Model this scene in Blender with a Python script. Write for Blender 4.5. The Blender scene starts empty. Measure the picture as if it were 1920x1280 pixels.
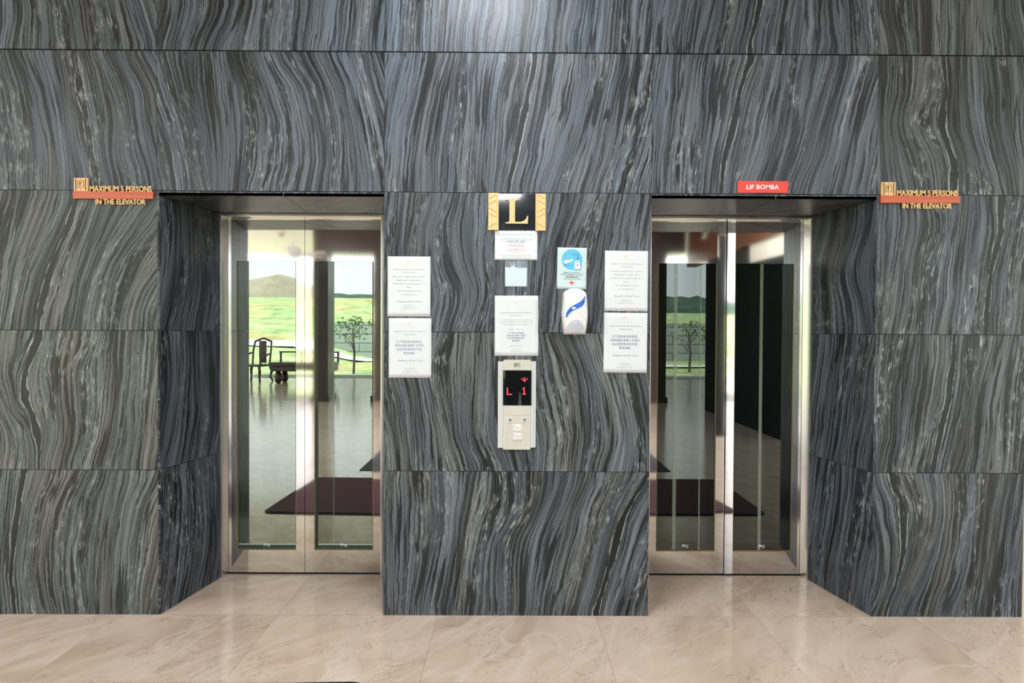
import bpy, bmesh, math, random
from mathutils import Vector, Matrix, noise as mnoise

SKY = 1.6
SUN = 8.0
FILL = 29.0  # energy of the added fill lamps
EXPO = 0.88

# ------------------------------------------------------------------ camera, light, exposure
sc = bpy.context.scene
col = sc.collection
sc.view_settings.view_transform = 'Standard'
sc.view_settings.look = 'None'
sc.view_settings.gamma = 1.0
sc.view_settings.exposure = EXPO
sc.view_settings.use_curve_mapping = False
sc.cycles.use_denoising = True
sc.cycles.max_bounces = 8
sc.cycles.diffuse_bounces = 3
sc.cycles.glossy_bounces = 6
sc.cycles.transmission_bounces = 4
sc.cycles.transparent_max_bounces = 8
sc.cycles.caustics_reflective = False
sc.cycles.caustics_refractive = False
sc.cycles.sample_clamp_indirect = 6.0

cam_data = bpy.data.cameras.new('camera')
cam_data.sensor_width = 36.0
cam_data.lens = 1187.0 / 1920.0 * 36.0
cam_data.clip_start = 0.05
cam_data.clip_end = 500
cam = bpy.data.objects.new('camera', cam_data)
col.objects.link(cam)
r_ = Vector((0.9999792, -0.00420743, 0.00488749))
u_ = Vector((-0.00482315, 0.01516842, 0.99987332))
f_ = Vector((0.00428104, 0.9998761, -0.01514781))
mw = Matrix(((r_.x, u_.x, -f_.x, 0.0), (r_.y, u_.y, -f_.y, -3.11), (r_.z, u_.z, -f_.z, 1.40206), (0, 0, 0, 1)))
cam.matrix_world = mw
sc.camera = cam

world = bpy.data.worlds.new('world')
sc.world = world
world.use_nodes = True
wn = world.node_tree.nodes; wl = world.node_tree.links
wn.clear()
w_out = wn.new('ShaderNodeOutputWorld'); w_bg = wn.new('ShaderNodeBackground')
w_tc = wn.new('ShaderNodeTexCoord'); w_sep = wn.new('ShaderNodeSeparateXYZ'); w_ramp = wn.new('ShaderNodeValToRGB')
w_ns = wn.new('ShaderNodeTexNoise'); w_mix = wn.new('ShaderNodeMixRGB'); w_cr = wn.new('ShaderNodeMapRange')
wl.new(w_tc.outputs['Generated'], w_sep.inputs[0])
wl.new(w_sep.outputs['Z'], w_ramp.inputs[0])
w_ramp.color_ramp.elements[0].position = 0.0; w_ramp.color_ramp.elements[0].color = (0.93, 0.95, 0.97, 1)
w_ramp.color_ramp.elements[1].position = 0.8; w_ramp.color_ramp.elements[1].color = (0.55, 0.72, 0.98, 1)
w_ns.inputs['Scale'].default_value = 2.6; w_ns.inputs['Detail'].default_value = 5
w_cr.inputs['From Min'].default_value = 0.42; w_cr.inputs['From Max'].default_value = 0.62
wl.new(w_tc.outputs['Generated'], w_ns.inputs['Vector'])
wl.new(w_ns.outputs['Fac'], w_cr.inputs['Value'])
wl.new(w_cr.outputs[0], w_mix.inputs['Fac'])
wl.new(w_ramp.outputs[0], w_mix.inputs['Color1']); w_mix.inputs['Color2'].default_value = (0.95, 0.97, 1.0, 1)
wl.new(w_mix.outputs[0], w_bg.inputs['Color'])
w_bg.inputs['Strength'].default_value = SKY
wl.new(w_bg.outputs[0], w_out.inputs['Surface'])

sun_d = bpy.data.lights.new('sun', 'SUN'); sun_d.energy = SUN; sun_d.angle = 0.02; sun_d.color = (1.0, 0.96, 0.88)
sun = bpy.data.objects.new('sun', sun_d); col.objects.link(sun)
sun.rotation_euler = Vector((0.45, -0.35, -1.0)).to_track_quat('-Z', 'Y').to_euler()


# ------------------------------------------------------------------ helpers
def tag(o, label=None, cat=None, group=None, kind=None):
    if label: o['label'] = label
    if cat: o['category'] = cat
    if group: o['group'] = group
    if kind: o['kind'] = kind
    return o


def empty(name, loc=(0, 0, 0), rz=0.0, parent=None):
    o = bpy.data.objects.new(name, None)
    o.empty_display_size = 0.1
    col.objects.link(o)
    o.location = loc
    o.rotation_euler = (0, 0, rz)
    if parent: o.parent = parent
    return o


def obj(name, bm, mat, parent=None, smooth=False, loc=None, bevel=0.0):
    me = bpy.data.meshes.new(name)
    bmesh.ops.recalc_face_normals(bm, faces=bm.faces[:])
    bm.to_mesh(me); bm.free()
    for p in me.polygons: p.use_smooth = smooth
    for m in (mat if isinstance(mat, (list, tuple)) else [mat]): me.materials.append(m)
    o = bpy.data.objects.new(name, me)
    col.objects.link(o)
    if parent: o.parent = parent
    if loc: o.location = loc
    if bevel:
        b = o.modifiers.new('bevel', 'BEVEL'); b.width = bevel; b.segments = 2; b.limit_method = 'ANGLE'
    return o


def bx(bm, x0, x1, y0, y1, z0, z1, mi=0):
    vs = [bm.verts.new((x, y, z)) for x in (x0, x1) for y in (y0, y1) for z in (z0, z1)]
    for q in ((0, 1, 3, 2), (4, 6, 7, 5), (0, 4, 5, 1), (2, 3, 7, 6), (0, 2, 6, 4), (1, 5, 7, 3)):
        f = bm.faces.new([vs[i] for i in q]); f.material_index = mi
    return vs


def box(name, x0, x1, y0, y1, z0, z1, mat, parent=None, bevel=0.0):
    bm = bmesh.new(); bx(bm, x0, x1, y0, y1, z0, z1)
    return obj(name, bm, mat, parent, bevel=bevel)


def prism(bm, pts, y0, y1, mi=0):
    """outline pts in (x, z), extruded from y0 to y1"""
    a = [bm.verts.new((x, y0, z)) for x, z in pts]
    b = [bm.verts.new((x, y1, z)) for x, z in pts]
    fs = [bm.faces.new(a), bm.faces.new(b[::-1])]
    n = len(pts)
    for i in range(n):
        fs.append(bm.faces.new([a[i], b[i], b[(i + 1) % n], a[(i + 1) % n]]))
    for f in fs: f.material_index = mi
    return fs


def vprism(bm, pts, z0, z1):
    """outline pts in (x, y), extruded from z0 to z1"""
    a = [bm.verts.new((x, y, z0)) for x, y in pts]
    b = [bm.verts.new((x, y, z1)) for x, y in pts]
    bm.faces.new(a); bm.faces.new(b[::-1])
    n = len(pts)
    for i in range(n): bm.faces.new([a[i], b[i], b[(i + 1) % n], a[(i + 1) % n]])


def tube(bm, pts, r, n=8, cap=True):
    pts = [Vector(p) for p in pts]
    rs = r if isinstance(r, (list, tuple)) else [r] * len(pts)
    rings = []
    for i, p in enumerate(pts):
        d = (pts[min(i + 1, len(pts) - 1)] - pts[max(i - 1, 0)]).normalized()
        a = d.orthogonal().normalized() if not rings else (prev - d * prev.dot(d)).normalized()
        prev = a
        b = d.cross(a)
        rings.append([bm.verts.new(p + (a * math.cos(t) + b * math.sin(t)) * rs[i]) for t in [2 * math.pi * k / n for k in range(n)]])
    for A, B in zip(rings, rings[1:]):
        for k in range(n): bm.faces.new([A[k], A[(k + 1) % n], B[(k + 1) % n], B[k]])
    if cap:
        bm.faces.new(rings[0][::-1]); bm.faces.new(rings[-1])


def lathe(bm, prof, c=(0, 0, 0), n=20, axis='Z'):
    rings = []
    for r, h in prof:
        ring = []
        for k in range(n):
            t = 2 * math.pi * k / n
            x, y = r * math.cos(t), r * math.sin(t)
            v = (x, y, h) if axis == 'Z' else (x, h, y)
            ring.append(bm.verts.new((v[0] + c[0], v[1] + c[1], v[2] + c[2])))
        rings.append(ring)
    for A, B in zip(rings, rings[1:]):
        for k in range(n): bm.faces.new([A[k], A[(k + 1) % n], B[(k + 1) % n], B[k]])
    bm.faces.new(rings[0][::-1]); bm.faces.new(rings[-1])


# ------------------------------------------------------------------ material helpers
def s2l(c):
    return tuple((v / 12.92 if v <= 0.04045 else ((v + 0.055) / 1.055) ** 2.4) for v in c)


def rgb(r, g, b):
    return s2l((r / 255, g / 255, b / 255)) + (1,)


class NT:
    def __init__(s, name):
        s.m = bpy.data.materials.new(name); s.m.use_nodes = True
        s.t = s.m.node_tree; s.t.nodes.clear()
        s.out = s.t.nodes.new('ShaderNodeOutputMaterial')

    def n(s, typ, **kw):
        nd = s.t.nodes.new(typ)
        for k, v in kw.items():
            if k in nd.inputs.keys(): s.set(nd.inputs[k], v)
            else: setattr(nd, k, v)
        return nd

    def set(s, inp, v):
        if isinstance(v, bpy.types.NodeSocket): s.t.links.new(v, inp)
        else: inp.default_value = v

    def math(s, op, a, b=0.0, c=None, clamp=False):
        nd = s.t.nodes.new('ShaderNodeMath'); nd.operation = op; nd.use_clamp = clamp
        s.set(nd.inputs[0], a); s.set(nd.inputs[1], b)
        if c is not None: s.set(nd.inputs[2], c)
        return nd.outputs[0]

    def vec(s, x, y, z):
        nd = s.t.nodes.new('ShaderNodeCombineXYZ')
        for i, v in enumerate((x, y, z)): s.set(nd.inputs[i], v)
        return nd.outputs[0]

    def noise(s, v, scale=1.0, detail=2.0, rough=0.5, dist=0.0, out='Fac'):
        nd = s.t.nodes.new('ShaderNodeTexNoise')
        s.set(nd.inputs['Vector'], v); nd.inputs['Scale'].default_value = scale
        nd.inputs['Detail'].default_value = detail; nd.inputs['Roughness'].default_value = rough
        nd.inputs['Distortion'].default_value = dist
        return nd.outputs[out]

    def ramp(s, fac, stops, interp='LINEAR'):
        nd = s.t.nodes.new('ShaderNodeValToRGB'); cr = nd.color_ramp; cr.interpolation = interp
        while len(cr.elements) < len(stops): cr.elements.new(0.5)
        for e, (p, c) in zip(cr.elements, stops): e.position = p; e.color = c
        s.set(nd.inputs[0], fac)
        return nd.outputs[0]

    def mix(s, fac, a, b, mode='MIX'):
        nd = s.t.nodes.new('ShaderNodeMixRGB'); nd.blend_type = mode
        s.set(nd.inputs[0], fac); s.set(nd.inputs[1], a); s.set(nd.inputs[2], b)
        return nd.outputs[0]

    def smooth(s, v, a, b, lo=0.0, hi=1.0):
        nd = s.t.nodes.new('ShaderNodeMapRange'); nd.interpolation_type = 'SMOOTHSTEP'
        s.set(nd.inputs[0], v); nd.inputs[1].default_value = a; nd.inputs[2].default_value = b
        nd.inputs[3].default_value = lo; nd.inputs[4].default_value = hi
        return nd.outputs[0]

    def bsdf(s, **kw):
        p = s.t.nodes.new('ShaderNodeBsdfPrincipled')
        for k, v in kw.items(): s.set(p.inputs[k.replace('_', ' ')], v)
        s.t.links.new(p.outputs[0], s.out.inputs[0])
        return p


def simple(name, c, rough=0.5, metal=0.0, var=0.06, scale=40.0, bump=0.0, spec=0.5, stretch=(1, 1, 1)):
    """a plain material whose colour still varies a little, as the real surface does"""
    t = NT(name)
    co = t.n('ShaderNodeTexCoord').outputs['Object']
    mp = t.n('ShaderNodeMapping'); mp.inputs['Scale'].default_value = stretch; t.set(mp.inputs[0], co)
    f = t.noise(mp.outputs[0], scale, 3)
    a = tuple(max(0, v * (1 - var)) for v in c[:3]) + (1,); b = tuple(min(1, v * (1 + var)) for v in c[:3]) + (1,)
    cc = t.ramp(f, [(0.3, a), (0.7, b)])
    kw = dict(Base_Color=cc, Roughness=rough, Metallic=metal)
    p = t.bsdf(**kw)
    p.inputs['Specular IOR Level'].default_value = spec
    if bump:
        bn = t.n('ShaderNodeBump'); bn.inputs['Strength'].default_value = bump; bn.inputs['Distance'].default_value = 0.002
        t.set(bn.inputs['Height'], f); t.set(p.inputs['Normal'], bn.outputs[0])
    return t.m


def marble_material(name, dark=1.0):
    t = NT(name)
    uv = t.n('ShaderNodeUVMap'); uv.uv_map = 'flow'
    sp = t.n('ShaderNodeSeparateXYZ'); t.set(sp.inputs[0], uv.outputs[0])
    U, V = sp.outputs[0], sp.outputs[1]
    seed = t.n('ShaderNodeAttribute', attribute_name='seed').outputs['Fac']
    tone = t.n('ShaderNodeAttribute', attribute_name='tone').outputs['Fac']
    green = t.n('ShaderNodeAttribute', attribute_name='green').outputs['Fac']
    vein = t.n('ShaderNodeAttribute', attribute_name='vein').outputs['Fac']
    M = t.math
    # gentle meander of the bands
    w1 = t.noise(t.vec(M('MULTIPLY', U, 5.0), M('MULTIPLY', V, 3.2), seed), 1.0, 1)
    w2 = t.noise(t.vec(M('MULTIPLY', U, 22.0), M('MULTIPLY', V, 13.0), seed), 1.0, 3, 0.6)
    u1 = M('ADD', U, M('MULTIPLY', M('SUBTRACT', w1, 0.5), 0.040))
    u2 = M('ADD', u1, M('MULTIPLY', M('SUBTRACT', w2, 0.5), 0.017))
    n1 = t.noise(t.vec(M('MULTIPLY', u1, 11.0), M('MULTIPLY', V, 0.5), seed), 1.0, 1)
    n2 = t.noise(t.vec(M('MULTIPLY', u2, 62.0), M('MULTIPLY', V, 0.9), M('ADD', seed, 3.1)), 1.0, 2.0, 0.6)
    n3 = t.noise(t.vec(M('MULTIPLY', u2, 150.0), M('MULTIPLY', V, 2.2), M('ADD', seed, 9.7)), 1.0, 2.0, 0.6)
    grain = t.noise(t.vec(M('MULTIPLY', U, 260.0), M('MULTIPLY', V, 210.0), seed), 1.0, 2.0, 0.6)
    lum = M('ADD', M('ADD', M('MULTIPLY', M('SUBTRACT', n1, 0.5), 0.62), M('MULTIPLY', M('SUBTRACT', n2, 0.5), 1.0)),
            M('ADD', M('MULTIPLY', M('SUBTRACT', n3, 0.5), 0.70), M('MULTIPLY', M('SUBTRACT', grain, 0.5), 0.30)))
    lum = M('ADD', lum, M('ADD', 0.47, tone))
    g = lambda v: (v * 0.89, v * 0.93, v * 0.98, 1)
    base = t.ramp(lum, [(0.16, g(.014)), (0.27, g(.032)), (0.37, g(.072)), (0.48, g(.110)), (0.60, g(.150)), (0.80, g(.23))])
    # thin black seams inside the bands
    sm = t.noise(t.vec(M('MULTIPLY', u2, 62.0), M('MULTIPLY', V, 1.1), M('ADD', seed, 21.0)), 1.0, 1.0)
    seam = t.smooth(M('ABSOLUTE', M('SUBTRACT', sm, 0.47)), 0.012, 0.035, 0.22, 1.0)
    base = t.mix(1.0, base, seam, 'MULTIPLY')
    sm2 = t.noise(t.vec(M('MULTIPLY', u2, 30.0), M('MULTIPLY', V, 0.8), M('ADD', seed, 27.0)), 1.0, 1.0)
    swd = t.noise(t.vec(M('MULTIPLY', u1, 12.0), M('MULTIPLY', V, 2.5), M('ADD', seed, 31.0)), 1.0, 0.0)
    seam2 = t.smooth(M('DIVIDE', M('ABSOLUTE', M('SUBTRACT', sm2, 0.52)), M('MAXIMUM', M('MULTIPLY', M('SUBTRACT', swd, 0.38), 0.16), 0.0005)), 0.7, 1.3, 0.20, 1.0)
    base = t.mix(1.0, base, seam2, 'MULTIPLY')
    # blue grey against brown grey and green grey
    tn = t.noise(t.vec(M('MULTIPLY', u1, 9.0), M('MULTIPLY', V, 0.9), M('ADD', seed, 40.0)), 1.0, 2)
    tint = t.ramp(tn, [(0.36, (1.05, 0.99, 0.95, 1)), (0.47, (0.98, 0.99, 0.99, 1)), (0.58, (0.93, 1.0, 1.06, 1))])
    base = t.mix(1.0, base, tint, 'MULTIPLY')
    gm = t.mix(green, (0.91, 0.99, 1.13, 1), (1.02, 1.05, 0.92, 1))
    base = t.mix(1.0, base, gm, 'MULTIPLY')
    # one broad black vein with pale borders where the slab has it
    wob = t.noise(t.vec(3.0, M('MULTIPLY', V, 9.0), seed), 1.0, 2)
    dv = M('ABSOLUTE', M('ADD', M('SUBTRACT', u2, vein), M('MULTIPLY', M('SUBTRACT', wob, 0.5), 0.012)))
    wid = M('MULTIPLY', t.noise(t.vec(8.0, M('MULTIPLY', V, 4.0), seed), 1.0, 1), 0.030)
    rel = M('DIVIDE', dv, M('MAXIMUM', wid, 0.002))
    inside = t.smooth(rel, 0.75, 1.0, 1.0, 0.0)
    base = t.mix(M('MULTIPLY', inside, 0.93), base, (0.010, 0.011, 0.011, 1))
    edge = M('MULTIPLY', t.smooth(M('ABSOLUTE', M('SUBTRACT', rel, 1.05)), 0.03, 0.22, 1.0, 0.0), t.smooth(w2, 0.42, 0.55))
    base = t.mix(M('MULTIPLY', edge, 0.7), base, (0.42, 0.44, 0.43, 1))
    # white threads that gather in the dark bands
    th = t.noise(t.vec(M('MULTIPLY', u2, 85.0), M('MULTIPLY', V, 5.5), M('ADD', seed, 60.0)), 1.0, 2.0, 0.6)
    ln = t.smooth(M('ABSOLUTE', M('SUBTRACT', th, 0.5)), 0.004, 0.030, 1.0, 0.0)
    zone = t.noise(t.vec(M('MULTIPLY', u1, 7.0), M('MULTIPLY', V, 1.1), M('ADD', seed, 77.0)), 1.0, 1)
    brk = t.noise(t.vec(M('MULTIPLY', U, 30.0), M('MULTIPLY', V, 14.0), M('ADD', seed, 80.0)), 1.0, 1)
    ln = M('MULTIPLY', M('MULTIPLY', ln, t.smooth(zone, 0.49, 0.62)), t.smooth(brk, 0.42, 0.60))
    base = t.mix(M('MULTIPLY', ln, 0.78), base, (0.40, 0.42, 0.42, 1))
    # fine cracks across the grain
    ck = t.noise(t.vec(M('MULTIPLY', U, 2.2), M('MULTIPLY', V, 5.0), M('ADD', seed, 90.0)), 1.0, 3.0, 0.6)
    cl = t.smooth(M('ABSOLUTE', M('SUBTRACT', ck, 0.56)), 0.0004, 0.0016, 1.0, 0.0)
    base = t.mix(M('MULTIPLY', cl, 0.55), base, (0.02, 0.02, 0.02, 1))
    if dark != 1.0:
        base = t.mix(1.0, base, (dark, dark, dark * 1.05, 1), 'MULTIPLY')
    p = t.bsdf(Base_Color=base, Roughness=M('ADD', 0.28, M('MULTIPLY', grain, 0.16)))
    p.inputs['Specular IOR Level'].default_value = 0.34
    bn = t.n('ShaderNodeBump'); bn.inputs['Strength'].default_value = 0.25; bn.inputs['Distance'].default_value = 0.001
    t.set(bn.inputs['Height'], n3); t.set(p.inputs['Normal'], bn.outputs[0])
    return t.m


def floor_material():
    t = NT('cream_marble_floor')
    M = t.math
    co = t.n('ShaderNodeTexCoord').outputs['Object']
    sp = t.n('ShaderNodeSeparateXYZ'); t.set(sp.inputs[0], co)
    X, Y = sp.outputs[0], sp.outputs[1]
    TW, TD = 0.785, 0.60
    ix = M('FLOOR', M('DIVIDE', M('SUBTRACT', X, 0.435), TW)); iy = M('FLOOR', M('DIVIDE', Y, TD))
    fx = M('FRACT', M('DIVIDE', M('SUBTRACT', X, 0.435), TW)); fy = M('FRACT', M('DIVIDE', Y, TD))
    dx = M('MULTIPLY', M('MINIMUM', fx, M('SUBTRACT', 1.0, fx)), TW); dy = M('MULTIPLY', M('MINIMUM', fy, M('SUBTRACT', 1.0, fy)), TD)
    joint = t.smooth(M('MINIMUM', dx, dy), 0.0006, 0.0016, 1.0, 0.0)
    wn_ = t.n('ShaderNodeTexWhiteNoise', noise_dimensions='2D'); t.set(wn_.inputs['Vector'], t.vec(ix, iy, 0.0))
    rnd = wn_.outputs['Value']
    # veins run slantwise over each slab
    a = M('ADD', M('MULTIPLY', X, 0.75), M('MULTIPLY', Y, -0.66)); b = M('ADD', M('MULTIPLY', X, 0.66), M('MULTIPLY', Y, 0.75))
    sd = M('MULTIPLY', rnd, 30.0)
    cloud = t.noise(t.vec(M('MULTIPLY', a, 4.2), M('MULTIPLY', b, 1.5), sd), 1.0, 5, 0.6, 0.6)
    c = t.ramp(cloud, [(0.30, rgb(190, 168, 148)), (0.45, rgb(202, 182, 163)), (0.56, rgb(211, 192, 174)), (0.70, rgb(198, 174, 155))])
    v1 = t.noise(t.vec(M('MULTIPLY', a, 7.0), M('MULTIPLY', b, 3.6), sd), 1.0, 5, 0.62, 1.2)
    l1 = t.smooth(M('ABSOLUTE', M('SUBTRACT', v1, 0.5)), 0.001, 0.012, 1.0, 0.0)
    msk = t.smooth(t.noise(t.vec(X, Y, sd), 3.0, 2), 0.44, 0.60)
    c = t.mix(M('MULTIPLY', M('MULTIPLY', l1, msk), 0.55), c, rgb(150, 124, 103))
    v2 = t.noise(t.vec(M('MULTIPLY', a, 3.0), M('MULTIPLY', b, 1.2), M('ADD', sd, 5.0)), 1.0, 3, 0.5, 0.8)
    l2 = t.smooth(M('ABSOLUTE', M('SUBTRACT', v2, 0.48)), 0.004, 0.03, 1.0, 0.0)
    c = t.mix(M('MULTIPLY', l2, 0.35), c, rgb(222, 208, 192))
    tone = t.ramp(rnd, [(0.0, (0.95, 0.95, 0.93, 1)), (1.0, (1.03, 1.0, 0.98, 1))])
    c = t.mix(1.0, c, tone, 'MULTIPLY')
    c = t.mix(M('MULTIPLY', joint, 0.55), c, rgb(120, 98, 80))
    t.bsdf(Base_Color=c, Roughness=M('ADD', 0.07, M('MULTIPLY', cloud, 0.12)))
    return t.m


def steel_material(name, c, rough, warp=0.0, brush='Z'):
    t = NT(name)
    co = t.n('ShaderNodeTexCoord').outputs['Object']
    mp = t.n('ShaderNodeMapping'); t.set(mp.inputs[0], co)
    mp.inputs['Scale'].default_value = (600, 600, 4) if brush == 'Z' else (4, 600, 600)
    f = t.noise(mp.outputs[0], 1.0, 2)
    p = t.bsdf(Base_Color=t.ramp(f, [(0.3, tuple(v * .94 for v in c) + (1,)), (0.7, tuple(c) + (1,))]), Metallic=1.0,
               Roughness=t.math('ADD', rough, t.math('MULTIPLY', f, rough * 0.5)))
    if warp:
        n = t.noise(co, 2.4, 1)
        bn = t.n('ShaderNodeBump'); bn.inputs['Strength'].default_value = 1.0; bn.inputs['Distance'].default_value = warp
        t.set(bn.inputs['Height'], n); t.set(p.inputs['Normal'], bn.outputs[0])
    return t.m


def glass_material(name, tint, refl, fac):
    t = NT(name)
    fr = t.n('ShaderNodeFresnel'); fr.inputs['IOR'].default_value = 1.5
    tr = t.n('ShaderNodeBsdfTransparent'); tr.inputs[0].default_value = tint
    gl = t.n('ShaderNodeBsdfGlossy'); gl.inputs['Color'].default_value = refl; gl.inputs['Roughness'].default_value = 0.0
    co = t.n('ShaderNodeTexCoord').outputs['Object']
    streak = t.noise(t.vec(t.math('MULTIPLY', t.n('ShaderNodeSeparateXYZ', Vector=co).outputs[0], 9.0), 0.0, 0.0), 1.0, 1)
    fc = t.math('ADD', fac, t.math('ADD', fr.outputs[0], t.math('MULTIPLY', t.math('SUBTRACT', streak, 0.5), 0.10)), clamp=True)
    mx = t.n('ShaderNodeMixShader'); t.set(mx.inputs[0], fc)
    t.t.links.new(tr.outputs[0], mx.inputs[1]); t.t.links.new(gl.outputs[0], mx.inputs[2])
    t.t.links.new(mx.outputs[0], t.out.inputs[0])
    return t.m


def emit(name, c, s):
    t = NT(name)
    e = t.n('ShaderNodeEmission'); e.inputs[0].default_value = c; e.inputs[1].default_value = s
    t.t.links.new(e.outputs[0], t.out.inputs[0])
    return t.m


def wood_material(name, c0, c1, scale=1.0, rough=0.4, axis='X'):
    t = NT(name)
    co = t.n('ShaderNodeTexCoord').outputs['Object']
    mp = t.n('ShaderNodeMapping'); t.set(mp.inputs[0], co)
    mp.inputs['Scale'].default_value = {'X': (3, 60, 60), 'Y': (60, 3, 60), 'Z': (60, 60, 3)}[axis]
    f = t.noise(mp.outputs[0], scale, 4, 0.6, 0.8)
    t.bsdf(Base_Color=t.ramp(f, [(0.32, c0), (0.68, c1)]), Roughness=rough)
    return t.m


MARBLE = marble_material('silver_wave_black_marble')
FLOOR = floor_material()
STEEL = steel_material('polished_stainless_steel', (0.80, 0.79, 0.77), 0.035, 0.0009)
STEEL_B = steel_material('brushed_stainless_steel', (0.72, 0.70, 0.66), 0.20)
STEEL_H = steel_material('brushed_stainless_steel_header', (0.72, 0.70, 0.66), 0.14, brush='X')
GLASS_R = glass_material('shaded_lift_glass', (0.30, 0.38, 0.34, 1), (0.86, 0.95, 0.93, 1), 0.085)  # right lift's dimmer light put into the glass as weaker reflection
GLASS = glass_material('tinted_lift_glass', (0.42, 0.55, 0.47, 1), (0.87, 0.95, 0.90, 1), 0.345)
GLASS_IN = glass_material('inner_lift_glass', (0.30, 0.38, 0.33, 1), (0.75, 0.9, 0.8, 1), 0.10)
BLACKISH = simple('dark_joint', (0.012, 0.012, 0.013), 0.8)
CAB = simple('dark_lift_car_lining', (0.03, 0.036, 0.034), 0.35, var=0.2, scale=6)
GASKET = simple('amber_glass_gasket', rgb(120, 104, 52), 0.4)
PAPER = simple('laminated_white_paper', (0.72, 0.74, 0.77), 0.22, var=0.015, scale=12, bump=0.25)
INK = simple('grey_printed_ink', rgb(112, 120, 132), 0.5)
INK_B = simple('blue_grey_printed_ink', rgb(104, 124, 152), 0.5)
INK_GOLD = simple('pale_gold_ink', rgb(226, 208, 172), 0.5)
INK_RED = simple('red_printed_ink', rgb(212, 84, 84), 0.5)
INK_CYAN = simple('cyan_printed_ink', rgb(96, 160, 196), 0.5)
INK_DARK = simple('dark_printed_ink', rgb(84, 92, 100), 0.5)

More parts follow.
